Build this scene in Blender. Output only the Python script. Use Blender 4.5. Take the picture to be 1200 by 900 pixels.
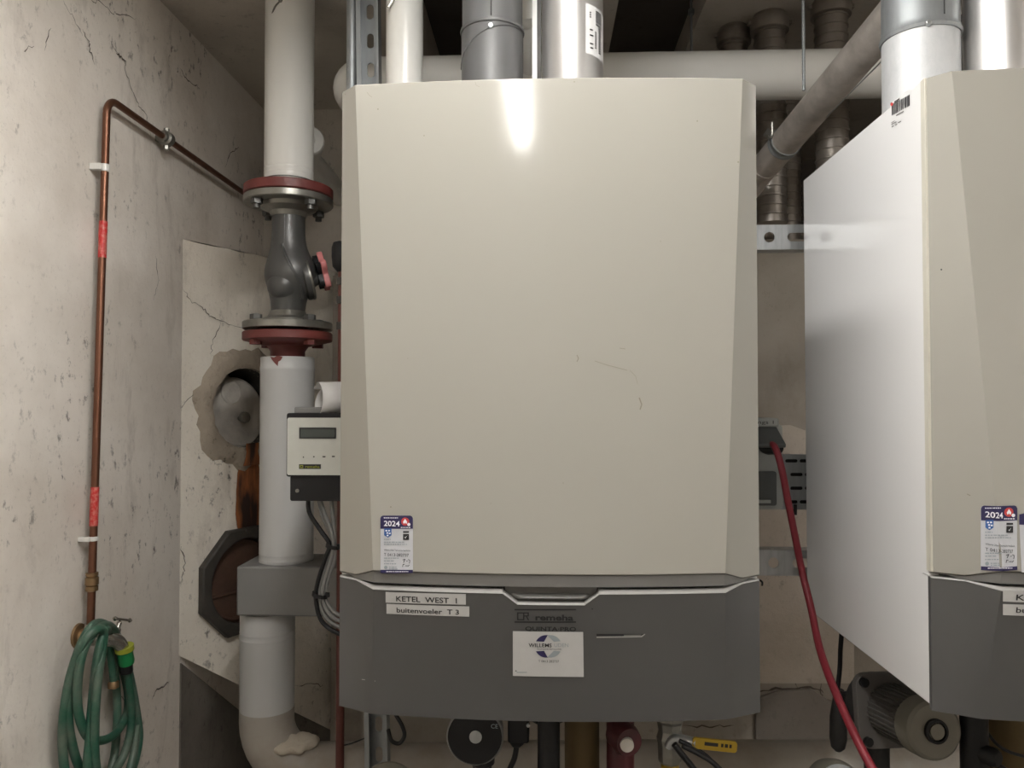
import bpy, bmesh, math, random
from mathutils import Vector, Matrix, Euler
random.seed(7)
for o in list(bpy.data.objects): bpy.data.objects.remove(o)
SC = bpy.context.scene; COL = SC.collection
PI = math.pi
# ---------------------------------------------------------------- camera
F = 900.0                       # focal length in pixels of the 1200x900 frame
CAM = Vector((0, 0, 1.5))
cd = bpy.data.cameras.new('camera'); cam = bpy.data.objects.new('camera', cd); COL.objects.link(cam)
cd.sensor_width = 36; cd.lens = 36*F/1200; cd.clip_start = .02
cam.location = CAM
cam.rotation_euler = (math.radians(90+1.33), 0, math.radians(2.23))
SC.camera = cam
RM = cam.rotation_euler.to_matrix()
# ---------------------------------------------------------------- world, lights, exposure
w = bpy.data.worlds.new('world'); SC.world = w; w.use_nodes = True
w.node_tree.nodes['Background'].inputs[0].default_value = (.9, .95, 1, 1)
w.node_tree.nodes['Background'].inputs[1].default_value = .02
SC.view_settings.view_transform = 'Standard'; SC.view_settings.look = 'None'
SC.view_settings.gamma = 1; SC.view_settings.use_curve_mapping = False
SC.view_settings.exposure = 0.08
# the room's light: fluorescent battens with two bare tubes each under a skirted housing (built below); the second is added fill
# (x, y centre, z of the tubes, length, radiance)
LAMPS = [(-.075, .36, 2.300, 1.02, 132), (2.0, -.55, 2.32, 1.2, 150)]

# ---------------------------------------------------------------- helpers
def ray(px, py): return RM @ Vector(((px-600)/F, (450-py)/F, -1))
def at(px, py, Y):  d = ray(px, py); return CAM + d*(Y/d.y)
def atx(px, py, X): d = ray(px, py); return CAM + d*(X/d.x)
def atz(px, py, Z): d = ray(px, py); return CAM + d*((Z-CAM.z)/d.z)
ORG = {}
def tag(o, label=None, cat=None, group=None, kind=None):
    if label: o['label'] = label
    if cat: o['category'] = cat
    if group: o['group'] = group
    if kind: o['kind'] = kind
    return o
def thing(name, label, cat, loc=(0, 0, 0), group=None):
    o = bpy.data.objects.new(name, None); COL.objects.link(o); o.location = loc
    o.empty_display_size = .05
    ORG[o.name] = Vector(loc); return tag(o, label, cat, group)
def obj(name, bm, m, parent=None, smooth=40, bevel=0, seg=2, org=None, recalc=True):
    if parent is not None: og = ORG[parent.name]
    else: og = Vector(org) if org is not None else Vector((0, 0, 0))
    if recalc: bmesh.ops.recalc_face_normals(bm, faces=bm.faces)
    bmesh.ops.translate(bm, verts=bm.verts, vec=-og)
    me = bpy.data.meshes.new(name); bm.to_mesh(me); bm.free()
    me.materials.append(m)
    if smooth:
        me.shade_smooth(); me.set_sharp_from_angle(angle=math.radians(smooth))
    o = bpy.data.objects.new(name, me); COL.objects.link(o)
    if parent is not None: o.parent = parent
    else: o.location = og
    ORG[o.name] = og
    if bevel:
        b = o.modifiers.new('bevel', 'BEVEL'); b.width = bevel; b.segments = seg; b.limit_method = 'ANGLE'
        b.angle_limit = math.radians(50)
    return o
def struct(name, bm, m, label=None, parent=None, **k):
    o = obj(name, bm, m, parent, **k); o['kind'] = 'structure'
    if label: o['label'] = label
    return o
def B(): return bmesh.new()
def box(bm, lo, hi, M=None):
    r = bmesh.ops.create_cube(bm, size=1)
    c = (Vector(lo)+Vector(hi))/2; s = Vector(hi)-Vector(lo)
    for v in r['verts']:
        v.co = Vector((v.co.x*s.x, v.co.y*s.y, v.co.z*s.z))+c
        if M is not None: v.co = M @ v.co
    return bm
def frame(d):
    d = Vector(d).normalized(); a = Vector((0, 0, 1)) if abs(d.z) < .9 else Vector((1, 0, 0))
    x = a.cross(d).normalized(); y = d.cross(x); return x, y, d
def lathe(bm, c, d, prof, n=32, cap=True, a0=0):
    c = Vector(c); x, y, d = frame(d); rings = []
    for (r, t) in prof:
        if r < 1e-6: rings.append([bm.verts.new(c+d*t)]); continue
        rings.append([bm.verts.new(c+d*t+(x*math.cos(2*PI*i/n+a0)+y*math.sin(2*PI*i/n+a0))*r) for i in range(n)])
    for a, b in zip(rings, rings[1:]):
        for i in range(n):
            j = (i+1) % n
            if len(a) == 1 and len(b) == 1: continue
            if len(a) == 1: bm.faces.new((a[0], b[i], b[j]))
            elif len(b) == 1: bm.faces.new((a[i], b[0], a[j]))
            else: bm.faces.new((a[i], b[i], b[j], a[j]))
    if cap:
        if len(rings[0]) > 1: bm.faces.new(rings[0][::-1])
        if len(rings[-1]) > 1: bm.faces.new(rings[-1])
    return bm
def cyl(bm, a, b, r, n=24, r2=None):
    a = Vector(a); b = Vector(b)
    return lathe(bm, a, b-a, [(r, 0), (r if r2 is None else r2, (b-a).length)], n)
def smooth_path(pts, k=6, closed=False):
    pts = [Vector(p) for p in pts]; n = len(pts); out = []
    rng = range(n if closed else n-1)
    for i in rng:
        if closed: p0, p1, p2, p3 = pts[i-1], pts[i], pts[(i+1) % n], pts[(i+2) % n]
        else: p0, p1, p2, p3 = pts[max(i-1, 0)], pts[i], pts[i+1], pts[min(i+2, n-1)]
        for j in range(k):
            t = j/k
            out.append(.5*((2*p1)+(p2-p0)*t+(2*p0-5*p1+4*p2-p3)*t*t+(3*p1-p0-3*p2+p3)*t**3))
    if not closed: out.append(pts[-1])
    return out
def tube(bm, pts, r, n=10, closed=False, rf=None):
    pts = [Vector(p) for p in pts]; N = len(pts); rings = []
    t0 = (pts[1]-pts[0]).normalized(); x, y, _ = frame(t0)
    for i, p in enumerate(pts):
        if closed: t = (pts[(i+1) % N]-pts[i-1]).normalized()
        else: t = (pts[min(i+1, N-1)]-pts[max(i-1, 0)]).normalized()
        x = (x-t*x.dot(t)).normalized(); y = t.cross(x)
        rr = rf(i/(N-1)) if rf else r
        rings.append([bm.verts.new(p+(x*math.cos(2*PI*k/n)+y*math.sin(2*PI*k/n))*rr) for k in range(n)])
    prs = list(zip(rings, rings[1:]))
    if closed: prs.append((rings[-1], rings[0]))
    for a, b in prs:
        for k in range(n):
            j = (k+1) % n; bm.faces.new((a[k], b[k], b[j], a[j]))
    if not closed: bm.faces.new(rings[0][::-1]); bm.faces.new(rings[-1])
    return bm
def plate(bm, outline, holes, th, M):
    """flat plate with holes in the local xy plane, extruded th along +z, placed by M"""
    tmp = bmesh.new(); es = []
    for loop in [outline]+holes:
        vs = [tmp.verts.new((p[0], p[1], 0)) for p in loop]
        for i in range(len(vs)): es.append(tmp.edges.new((vs[i], vs[(i+1) % len(vs)])))
    bmesh.ops.triangle_fill(tmp, use_beauty=True, use_dissolve=False, edges=es)
    if th:
        r = bmesh.ops.extrude_face_region(tmp, geom=tmp.faces[:])
        vv = [g for g in r['geom'] if isinstance(g, bmesh.types.BMVert)]
        bmesh.ops.translate(tmp, verts=vv, vec=(0, 0, th))
    mp = {}
    for v in tmp.verts: mp[v] = bm.verts.new(M @ v.co)
    for f in tmp.faces:
        try: bm.faces.new([mp[v] for v in f.verts])
        except ValueError: pass
    tmp.free(); return bm
def circ(cx, cy, r, n=20, a0=0, ry=None): 
    return [(cx+r*math.cos(a0+2*PI*i/n), cy+(ry or r)*math.sin(a0+2*PI*i/n)) for i in range(n)]
def slot(cx, cy, L, r, n=8):
    h = L/2-r
    return [(cx+h+r*math.cos(-PI/2+PI*i/n), cy+r*math.sin(-PI/2+PI*i/n)) for i in range(n+1)] + \
           [(cx-h+r*math.cos(PI/2+PI*i/n), cy+r*math.sin(PI/2+PI*i/n)) for i in range(n+1)]
def rrect(x0, y0, x1, y1, r, n=5):
    o = []
    for (cx, cy, a) in ((x1-r, y1-r, 0), (x0+r, y1-r, PI/2), (x0+r, y0+r, PI), (x1-r, y0+r, 1.5*PI)):
        for i in range(n+1): o.append((cx+r*math.cos(a+PI/2*i/n), cy+r*math.sin(a+PI/2*i/n)))
    return o
def XZ(o, flip=1):
    """local x -> world X, local y -> world Z, local z -> world -Y (towards the viewer)"""
    return Matrix(((1, 0, 0, o[0]), (0, 0, -1, o[1]), (0, 1, 0, o[2]), (0, 0, 0, 1)))
def MF(o, x, y):
    x = Vector(x).normalized(); y = Vector(y); y = (y-x*y.dot(x)).normalized(); z = x.cross(y); o = Vector(o)
    return Matrix(((x.x, y.x, z.x, o.x), (x.y, y.y, z.y, o.y), (x.z, y.z, z.z, o.z), (0, 0, 0, 1)))
# ---- text
def text2d(s, h, wide=1.0, bold=0.0, align='LEFT', width=None):
    c = bpy.data.curves.new('t', 'FONT'); c.body = s; c.size = 1; c.offset = bold; c.align_x = 'LEFT'; c.resolution_u = 3
    o = bpy.data.objects.new('t', c); COL.objects.link(o)
    me = bpy.data.meshes.new_from_object(o.evaluated_get(bpy.context.evaluated_depsgraph_get()))
    bpy.data.objects.remove(o); bpy.data.curves.remove(c)
    vs = [(v.co.x, v.co.y) for v in me.vertices]; fs = [list(p.vertices) for p in me.polygons]
    bpy.data.meshes.remove(me)
    x0 = min(v[0] for v in vs); x1 = max(v[0] for v in vs)
    k = h/.72; kx = (width/(x1-x0)) if width else k*wide
    vs = [((v[0]-x0)*kx, v[1]*k) for v in vs]
    W = (x1-x0)*kx
    if align == 'CENTER': vs = [(x-W/2, y) for x, y in vs]
    return vs, fs
# ---------------------------------------------------------------- materials
def mat(name, color, rough=.5, metal=0, noise=None, bump=0, spec=.5, coat=0, emit=None, rv=True):
    m = bpy.data.materials.new(name); m.use_nodes = True; nt = m.node_tree; p = nt.nodes['Principled BSDF']
    p.inputs['Base Color'].default_value = (*color, 1); p.inputs['Roughness'].default_value = rough
    p.inputs['Metallic'].default_value = metal; p.inputs['Specular IOR Level'].default_value = spec
    p.inputs['Coat Weight'].default_value = coat; p.inputs['Coat Roughness'].default_value = .12
    if emit: p.inputs['Emission Color'].default_value = (*emit[0], 1); p.inputs['Emission Strength'].default_value = emit[1]
    sc, amt, c2, stretch = noise if noise else (30, .25, tuple(c*.75 for c in color), (1, 1, 1))
    tc = nt.nodes.new('ShaderNodeTexCoord'); mp = nt.nodes.new('ShaderNodeMapping'); mp.inputs['Scale'].default_value = stretch
    nz = nt.nodes.new('ShaderNodeTexNoise'); nz.inputs['Scale'].default_value = sc; nz.inputs['Detail'].default_value = 6
    nz.inputs['Roughness'].default_value = .62
    nt.links.new(tc.outputs['Object'], mp.inputs[0]); nt.links.new(mp.outputs[0], nz.inputs['Vector'])
    rp = nt.nodes.new('ShaderNodeValToRGB'); rp.color_ramp.elements[0].position = .42; rp.color_ramp.elements[1].position = .68
    rp.color_ramp.elements[0].color = (0, 0, 0, 1); rp.color_ramp.elements[1].color = (amt, amt, amt, 1)
    nt.links.new(nz.outputs['Fac'], rp.inputs[0])
    mx = nt.nodes.new('ShaderNodeMix'); mx.data_type = 'RGBA'
    mx.inputs['A'].default_value = (*color, 1); mx.inputs['B'].default_value = (*c2, 1)
    nt.links.new(rp.outputs[0], mx.inputs['Factor']); nt.links.new(mx.outputs['Result'], p.inputs['Base Color'])
    if rv:
        ad = nt.nodes.new('ShaderNodeMath'); ad.operation = 'MULTIPLY_ADD'; ad.inputs[1].default_value = .18; ad.inputs[2].default_value = rough-.06
        nt.links.new(nz.outputs['Fac'], ad.inputs[0]); nt.links.new(ad.outputs[0], p.inputs['Roughness'])
    if bump:
        b = nt.nodes.new('ShaderNodeBump'); b.inputs['Strength'].default_value = bump; b.inputs['Distance'].default_value = .002
        nt.links.new(nz.outputs['Fac'], b.inputs['Height']); nt.links.new(b.outputs[0], p.inputs['Normal'])
    return m
def plaster(name, base, patch, stain, speck=.5, bumpd=.006, streak=.5, tint=None):
    m = bpy.data.materials.new(name); m.use_nodes = True; nt = m.node_tree; p = nt.nodes['Principled BSDF']; L = nt.links.new
    p.inputs['Roughness'].default_value = .85; p.inputs['Specular IOR Level'].default_value = .25
    tc = nt.nodes.new('ShaderNodeTexCoord')
    def noise(scale, detail=5, rough=.6, st=(1, 1, 1), dist=0):
        mp = nt.nodes.new('ShaderNodeMapping'); mp.inputs['Scale'].default_value = st; L(tc.outputs['Object'], mp.inputs[0])
        n = nt.nodes.new('ShaderNodeTexNoise'); n.inputs['Scale'].default_value = scale; n.inputs['Detail'].default_value = detail
        n.inputs['Roughness'].default_value = rough; n.inputs['Distortion'].default_value = dist; L(mp.outputs[0], n.inputs['Vector']); return n.outputs['Fac']
    def ramp(src, a, b, hi=1.0):
        r = nt.nodes.new('ShaderNodeMapRange'); r.inputs['From Min'].default_value = a; r.inputs['From Max'].default_value = b
        r.inputs['To Max'].default_value = hi; L(src, r.inputs['Value']); return r.outputs[0]
    def mul(a, b):
        n = nt.nodes.new('ShaderNodeMath'); n.operation = 'MULTIPLY'; L(a, n.inputs[0]); L(b, n.inputs[1]); return n.outputs[0]
    def mix(f, a, b):
        n = nt.nodes.new('ShaderNodeMix'); n.data_type = 'RGBA'; L(f, n.inputs['Factor'])
        for k, v in (('A', a), ('B', b)):
            if isinstance(v, tuple): n.inputs[k].default_value = (*v, 1)
            else: L(v, n.inputs[k])
        return n.outputs['Result']
    c = mix(ramp(noise(2.6, 6, .62), .40, .66), base, patch)
    c = mix(ramp(noise(7, 8, .68, (1, 1, .35), .5), .56, .78, streak), c, stain)
    big = ramp(noise(3.3, 3), .44, .66)
    c = mix(mul(ramp(noise(42, 6, .72, (1, 1, .7)), .57, .66, speck), big), c, tuple(x*.28 for x in stain))
    c = mix(ramp(noise(120, 3, .6), .60, .80, .25), c, tuple(x*.5 for x in stain))
    L(c, p.inputs['Base Color'])
    hb = nt.nodes.new('ShaderNodeMath'); hb.operation = 'MULTIPLY_ADD'; hb.inputs[1].default_value = .35
    L(noise(60, 6, .65), hb.inputs[0]); L(noise(9, 6, .6), hb.inputs[2])
    b = nt.nodes.new('ShaderNodeBump'); b.inputs['Strength'].default_value = .5; b.inputs['Distance'].default_value = bumpd
    L(hb.outputs[0], b.inputs['Height']); L(b.outputs[0], p.inputs['Normal'])
    return m
M = {}
M['plaster'] = plaster('stained_plaster', (.84, .79, .725), (.68, .62, .55), (.36, .31, .26), .85, .007, .75)
M['plaster_low'] = plaster('low_wall_plaster', (.56, .50, .44), (.42, .37, .31), (.26, .21, .16), .8, .010)
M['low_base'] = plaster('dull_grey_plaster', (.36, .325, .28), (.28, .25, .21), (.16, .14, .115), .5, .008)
M['block'] = plaster('flaky_plaster', (.86, .81, .72), (.72, .66, .57), (.30, .25, .20), .85, .012, .7)
M['ceiling'] = plaster('raw_ceiling', (.58, .54, .48), (.46, .42, .37), (.28, .25, .21), .4)
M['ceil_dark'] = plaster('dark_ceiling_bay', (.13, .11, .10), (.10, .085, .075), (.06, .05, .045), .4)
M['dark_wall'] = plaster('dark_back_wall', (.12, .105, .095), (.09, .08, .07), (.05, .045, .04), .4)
M['floor'] = plaster('concrete_floor', (.28, .27, .25), (.22, .21, .20), (.12, .11, .10), .4)
M['mortar'] = plaster('rough_mortar', (.42, .36, .29), (.27, .23, .18), (.13, .105, .08), .9, .03)
M['cover'] = mat('beige_enamel', (.325, .314, .281), .12, noise=(3, .15, (.315, .304, .272), (1, 1, 1)), spec=.28, rv=False)
M['casing'] = mat('white_enamel', (.82, .82, .82), .13, noise=(4, .12, (.76, .76, .75), (1, 1, 1)), rv=False)
M['cream'] = mat('cream_edge', (.60, .58, .50), .35)
M['grey_cover'] = mat('grey_plastic', (.072, .0715, .070), .42, noise=(5, .3, (.066, .065, .064), (1, 1, 1)))
M['grey_strip'] = mat('mid_grey_plastic', (.15, .148, .14), .4)
M['lip'] = mat('pale_grey_plastic', (.36, .355, .34), .35)
M['black'] = mat('black_plastic', (.009, .009, .010), .45, spec=.3)
M['black_soft'] = mat('black_rubber', (.02, .02, .02), .6)
M['ink'] = mat('black_ink', (.008, .008, .009), .6)
M['navy'] = mat('navy_print', (.018, .014, .07), .4)
M['blue'] = mat('blue_print', (.03, .10, .30), .4)
M['redprint'] = mat('red_print', (.50, .05, .05), .4)
M['white'] = mat('white_paper', (.66, .66, .66), .5)
M['sticker'] = mat('white_sticker', (.50, .51, .54), .35)
M['greyprint'] = mat('grey_print', (.28, .32, .34), .5)
M['paleprint'] = mat('pale_print', (.8, .8, .85), .5)
M['labelwhite'] = mat('label_tape_white', (.50, .50, .49), .4)
M['pvc'] = mat('white_pipe_sleeve', (.74, .735, .70), .30, noise=(6, .25, (.64, .63, .59), (1, 1, .4)), rv=False)
M['pvc_low'] = mat('grey_pipe_sleeve', (.47, .475, .47), .36, noise=(6, .3, (.40, .40, .39), (1, 1, .4)))
M['pvc_old'] = mat('dusty_pipe_sleeve', (.33, .305, .27), .5, noise=(9, .6, (.22, .18, .14), (1, 1, 1)), bump=.5)
M['flange_red'] = mat('red_primer', (.125, .026, .022), .45, noise=(25, .5, (.12, .025, .02), (1, 1, 1)))
M['cast'] = mat('dark_cast_iron', (.075, .075, .073), .36, metal=.3, noise=(20, .4, (.07, .07, .065), (1, 1, 1)))
M['steel'] = mat('worn_steel', (.27, .265, .24), .33, metal=.75, noise=(25, .5, (.14, .13, .11), (1, 1, 1)))
M['bolt'] = mat('zinc_bolt', (.12, .12, .115), .4, metal=.8)
M['galv'] = mat('galvanised_steel', (.50, .52, .53), .33, metal=.85, noise=(90, .7, (.34, .36, .37), (1, 1, .15)))
M['galv_dull'] = mat('dull_galvanised_steel', (.33, .35, .36), .45, metal=.7, noise=(60, .6, (.24, .255, .26), (1, 1, .2)))
M['alu'] = mat('aluminium_flue', (.66, .65, .64), .34, metal=.85, noise=(10, .4, (.48, .47, .46), (1, 1, .3)), bump=.15)
M['flue_grey'] = mat('grey_flue', (.075, .075, .075), .46, metal=.05, noise=(14, .4, (.09, .09, .087), (1, 1, .5)), spec=.35)
M['duct'] = mat('aged_spiral_duct', (.33, .30, .27), .42, metal=.75, noise=(18, .6, (.20, .18, .16), (1, 1, 1)))
M['duct_diag'] = mat('dusty_metal_duct', (.62, .575, .53), .45, metal=.55, noise=(14, .6, (.27, .24, .21), (1, 1, 1)))
M['copper'] = mat('tarnished_copper', (.20, .095, .06), .40, metal=.85, noise=(30, .8, (.17, .075, .045), (1, 1, .3)))
M['brass'] = mat('brass', (.33, .22, .12), .38, metal=.85)
M['chrome'] = mat('worn_chrome', (.60, .58, .54), .2, metal=.95, noise=(60, .6, (.3, .27, .23), (1, 1, 1)))
M['redtape'] = mat('red_tape', (.50, .022, .022), .45, noise=(160, .8, (.6, .25, .2), (1, 1, 1)))
M['hose'] = mat('green_hose', (.018, .085, .052), .40, noise=(14, .75, (.13, .15, .12), (1, 1, 1)))
M['green'] = mat('bright_green_plastic', (.01, .20, .06), .35)
M['yellowgreen'] = mat('yellow_green_plastic', (.30, .33, .03), .4)
M['pink'] = mat('pink_handwheel', (.62, .22, .22), .45)
M['oxide'] = mat('red_oxide_pipe', (.09, .022, .014), .55, noise=(30, .6, (.08, .02, .015), (1, 1, 1)))
M['darkred'] = mat('dark_red_paint', (.055, .007, .010), .4)
M['tan'] = mat('mustard_pipe_foam', (.10, .066, .022), .7)
M['yellow'] = mat('yellow_paint', (.34, .22, .01), .45)
M['brown'] = mat('brown_enamel', (.085, .045, .030), .5, noise=(12, .8, (.04, .022, .016), (1, 1, 1)))
M['soot'] = mat('sooty_iron', (.035, .032, .028), .6, noise=(20, .6, (.07, .06, .05), (1, 1, 1)), bump=.4)
M['cap'] = mat('dusty_grey_cap', (.55, .52, .47), .55, noise=(9, .7, (.22, .20, .18), (1, 1, 1)))
M['lcd'] = mat('lcd_glass', (.05, .06, .055), .15)
M['panel'] = mat('controller_face', (.50, .51, .47), .4)
M['cable_grey'] = mat('grey_cable', (.17, .17, .165), .45)
M['cable_red'] = mat('red_cable', (.19, .013, .022), .45)
M['boxgrey'] = mat('grey_sheet_metal', (.20, .20, .197), .4, metal=.25, noise=(8, .4, (.15, .15, .147), (1, 1, 1)))
M['socket'] = mat('grey_socket_plastic', (.36, .37, .35), .45)
M['socket_dark'] = mat('dark_grey_socket_plastic', (.07, .075, .072), .45)
M['pumpgrey'] = mat('grey_pump_paint', (.10, .092, .085), .5)
M['pumpcap'] = mat('pump_end_cap', (.17, .16, .13), .5)
M['crack'] = mat('crack_dark', (.10, .08, .065), .9)
M['scratch'] = mat('scratch_mark', (.20, .18, .145), .7)
M['concrete'] = plaster('bare_concrete', (.24, .215, .19), (.20, .175, .15), (.12, .10, .085), .3)
M['block_shade'] = plaster('block_shade_plaster', (.20, .18, .155), (.12, .105, .09), (.06, .05, .042), .7, .012, .8)  # mottled plaster with the shade under the flue block put into its colour
M['lampwhite'] = mat('lamp_housing', (.6, .6, .6), .4)
M['plasterpatch'] = plaster('chipped_insulation', (.50, .45, .37), (.36, .31, .25), (.20, .16, .12), .5, .02)
M['galv_flue'] = mat('spangled_galvanised_steel', (.55, .56, .57), .55, metal=.35, noise=(120, .8, (.50, .52, .53), (1, 1, .6)), bump=.3)
M['foil'] = mat('crinkled_foil', (.45, .44, .42), .25, metal=.9, bump=.8)
def rust_mat():
    m = bpy.data.materials.new('rust_run'); m.use_nodes = True; nt = m.node_tree; L = nt.links.new
    p = nt.nodes['Principled BSDF']; out = nt.nodes['Material Output']; p.inputs['Roughness'].default_value = .8
    tc = nt.nodes.new('ShaderNodeTexCoord'); mp = nt.nodes.new('ShaderNodeMapping'); mp.inputs['Scale'].default_value = (1, 1, .25)
    n = nt.nodes.new('ShaderNodeTexNoise'); n.inputs['Scale'].default_value = 40; n.inputs['Detail'].default_value = 5
    L(tc.outputs['Object'], mp.inputs[0]); L(mp.outputs[0], n.inputs['Vector'])
    r = nt.nodes.new('ShaderNodeValToRGB'); r.color_ramp.elements[0].color = (.028, .012, .007, 1); r.color_ramp.elements[1].color = (.30, .10, .03, 1)
    r.color_ramp.elements[0].position = .45; r.color_ramp.elements[1].position = .72
    at_ = nt.nodes.new('ShaderNodeAttribute'); at_.attribute_name = 'edge'
    ad = nt.nodes.new('ShaderNodeMath'); ad.operation = 'MULTIPLY_ADD'; ad.inputs[1].default_value = .30
    L(at_.outputs['Fac'], ad.inputs[0]); L(n.outputs['Fac'], ad.inputs[2]); L(ad.outputs[0], r.inputs[0]); L(r.outputs[0], p.inputs['Base Color'])
    tr = nt.nodes.new('ShaderNodeBsdfTransparent'); mx = nt.nodes.new('ShaderNodeMixShader')
    s2 = nt.nodes.new('ShaderNodeMath'); s2.operation = 'SUBTRACT'; L(at_.outputs['Fac'], s2.inputs[0]); 
    s3 = nt.nodes.new('ShaderNodeMath'); s3.operation = 'MULTIPLY_ADD'; s3.inputs[1].default_value = -1.6; s3.inputs[2].default_value = 1.55
    L(n.outputs['Fac'], s3.inputs[0]); L(s3.outputs[0], s2.inputs[1])
    s4 = nt.nodes.new('ShaderNodeMath'); s4.operation = 'MULTIPLY'; s4.inputs[1].default_value = 6; s4.use_clamp = True
    L(s2.outputs[0], s4.inputs[0]); L(s4.outputs[0], mx.inputs['Fac']); L(p.outputs[0], mx.inputs[1]); L(tr.outputs[0], mx.inputs[2])
    L(mx.outputs[0], out.inputs['Surface']); return m
M['rust'] = rust_mat()

# ================================================================ SETTING
XL, YC, ZC = -.833, 2.26, 2.377
ztop_w = 1.86
ZR = 2.44
FX1, FY0, FY1 = 2.4, -1.45, 3.0
b = B(); box(b, (XL-.12, FY0-.1, -.1), (FX1+.1, FY1+.1, 0)); struct('floor', b, M['floor'], 'grey concrete floor of the boiler room', smooth=0)
b = B(); box(b, (XL-.12, FY0-.1, 0), (XL, YC+.12, 2.62)); wl = struct('wall_left', b, M['plaster'], 'stained off-white plaster wall on the left with hairline cracks', smooth=0)
b = B(); box(b, (FX1, FY0-.1, 0), (FX1+.1, FY1+.1, 2.62)); struct('wall_right', b, M['ceiling'], smooth=0)
b = B(); box(b, (XL, FY0-.1, 0), (FX1, FY0, 2.62)); struct('wall_front', b, M['plaster'], smooth=0)
b = B(); box(b, (XL, YC, 0), (-.47, YC+.12, 2.62)); box(b, (-.47, YC, 0), (-.40, FY1, 2.62)); struct('wall_back', b, M['ceiling'], 'grey shadowed wall in the corner behind the insulated pipe', smooth=0)
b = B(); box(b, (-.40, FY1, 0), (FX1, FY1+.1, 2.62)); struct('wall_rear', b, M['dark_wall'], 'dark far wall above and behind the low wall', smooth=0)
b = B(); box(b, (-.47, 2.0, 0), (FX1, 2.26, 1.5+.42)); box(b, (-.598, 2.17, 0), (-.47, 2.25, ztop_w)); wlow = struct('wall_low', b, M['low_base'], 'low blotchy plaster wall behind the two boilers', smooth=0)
# ceiling: slabs at different heights with beams running away from the viewer
b = B(); box(b, (XL, FY0, ZC), (-.30, FY1, 2.62)); box(b, (-.02, FY0, ZC), (.168, FY1, 2.62)); ceil = struct('ceiling', b, M['ceiling'], 'raw grey concrete ceiling beams', smooth=0)
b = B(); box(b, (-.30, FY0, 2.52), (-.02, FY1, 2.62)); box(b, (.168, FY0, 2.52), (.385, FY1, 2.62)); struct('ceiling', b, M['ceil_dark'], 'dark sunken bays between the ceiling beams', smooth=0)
b = B(); box(b, (.385, FY0, ZR), (FX1, FY1, 2.62)); struct('ceiling', b, M['ceiling'], 'raw grey ceiling slab on the right where ducts pass through', smooth=0)

# diagonal flue block in the corner with two round openings
A = Vector((XL, 1.745, 0)); Bp = Vector((-.600, 2.20, 0)); fdir = (Bp-A).normalized(); fl = (Bp-A).length
BM_ = Matrix(((fdir.x, 0, fdir.y, A.x), (fdir.y, 0, -fdir.x, A.y), (0, 1, 0, 0), (0, 0, 0, 1)))   # x along face, y up, z out of the face
# outward normal of the face is (fdir.y, -fdir.x)
s_up = .30; def_z = 1.5
def on_face(px, py):
    """pixel -> (along, z) on the diagonal face"""
    d = ray(px, py); n = Vector((fdir.y, -fdir.x, 0)); t = (A-CAM).dot(n)/d.dot(n); p = CAM+d*t
    return (p-A).dot(fdir), p.z
ux, uz = on_face(287, 478); lx, lz = on_face(283, 679)
ztop = at(205, 280, 1.745).z; zb0 = at(205, 768, 1.745).z; zb1 = zb0-.36
outline = [(0, zb0)]
for i in range(1, 13):
    t = i/12; outline.append((fl*t, zb0+(zb1-zb0)*t))
for i in range(13):
    t = 1-i/12; outline.append((fl*t, ztop+random.uniform(-.003, .003)))
b = B()
plate(b, outline, [circ(ux, uz, .100, 32), circ(lx, lz, .106, 32)], 0, BM_)
Ct = (XL, YC, 0)
def V(x, y, z): return b.verts.new((x, y, z))
for (za, zb, zc) in ((ztop, ztop, ztop), (zb0, zb1, zb0)):
    b.faces.new([V(A.x, A.y, za), V(Bp.x, Bp.y, zb), V(Bp.x, YC, zb), V(A.x, YC, zc)])
b.faces.new([V(Bp.x, Bp.y, ztop), V(Bp.x, YC, ztop), V(Bp.x, YC, zb1), V(Bp.x, Bp.y, zb1)])
blk = struct('wall_block', b, M['block'], 'angled plaster flue block in the corner with two round openings', smooth=30, recalc=False)
def facep(a, z, out=0):
    return BM_ @ Vector((a, z, out))
fn = Vector((fdir.y, -fdir.x, 0))
# sleeves inside the openings
for (a, z, r, dep, mt) in ((ux, uz, .100, .13, 'soot'), (lx, lz, .106, .05, 'brown')):
    b = B(); lathe(b, facep(a, z, .001), -fn, [(r, 0), (r, dep), (0, dep)], 40, cap=False)
    s = obj('sleeve', b, M[mt], blk, recalc=False)
# rough mortar ring round the upper opening
b = B(); n = 48; rings = []
random.seed(3)
wob = [random.uniform(-.6, 1)*.010+.007*math.sin(i*.9) for i in range(n)]
for k, (r0, h, wf) in enumerate(((.100, -.02, 0), (.101, .006, 0), (.112, .012, .2), (.135, .010, .7), (.148, .0, 1))):
    rg = []
    for i in range(n):
        a = 2*PI*i/n; rr = r0+wob[i]*wf
        hh = h+(random.uniform(-.003, .003) if 0 < k < 4 else 0)
        rg.append(b.verts.new(facep(ux+rr*math.cos(a), uz+rr*math.sin(a), hh)))
    rings.append(rg)
for r1, r2 in zip(rings, rings[1:]):
    for i in range(n): b.faces.new((r1[i], r1[(i+1) % n], r2[(i+1) % n], r2[i]))
obj('mortar_ring', b, M['mortar'], blk)
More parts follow.
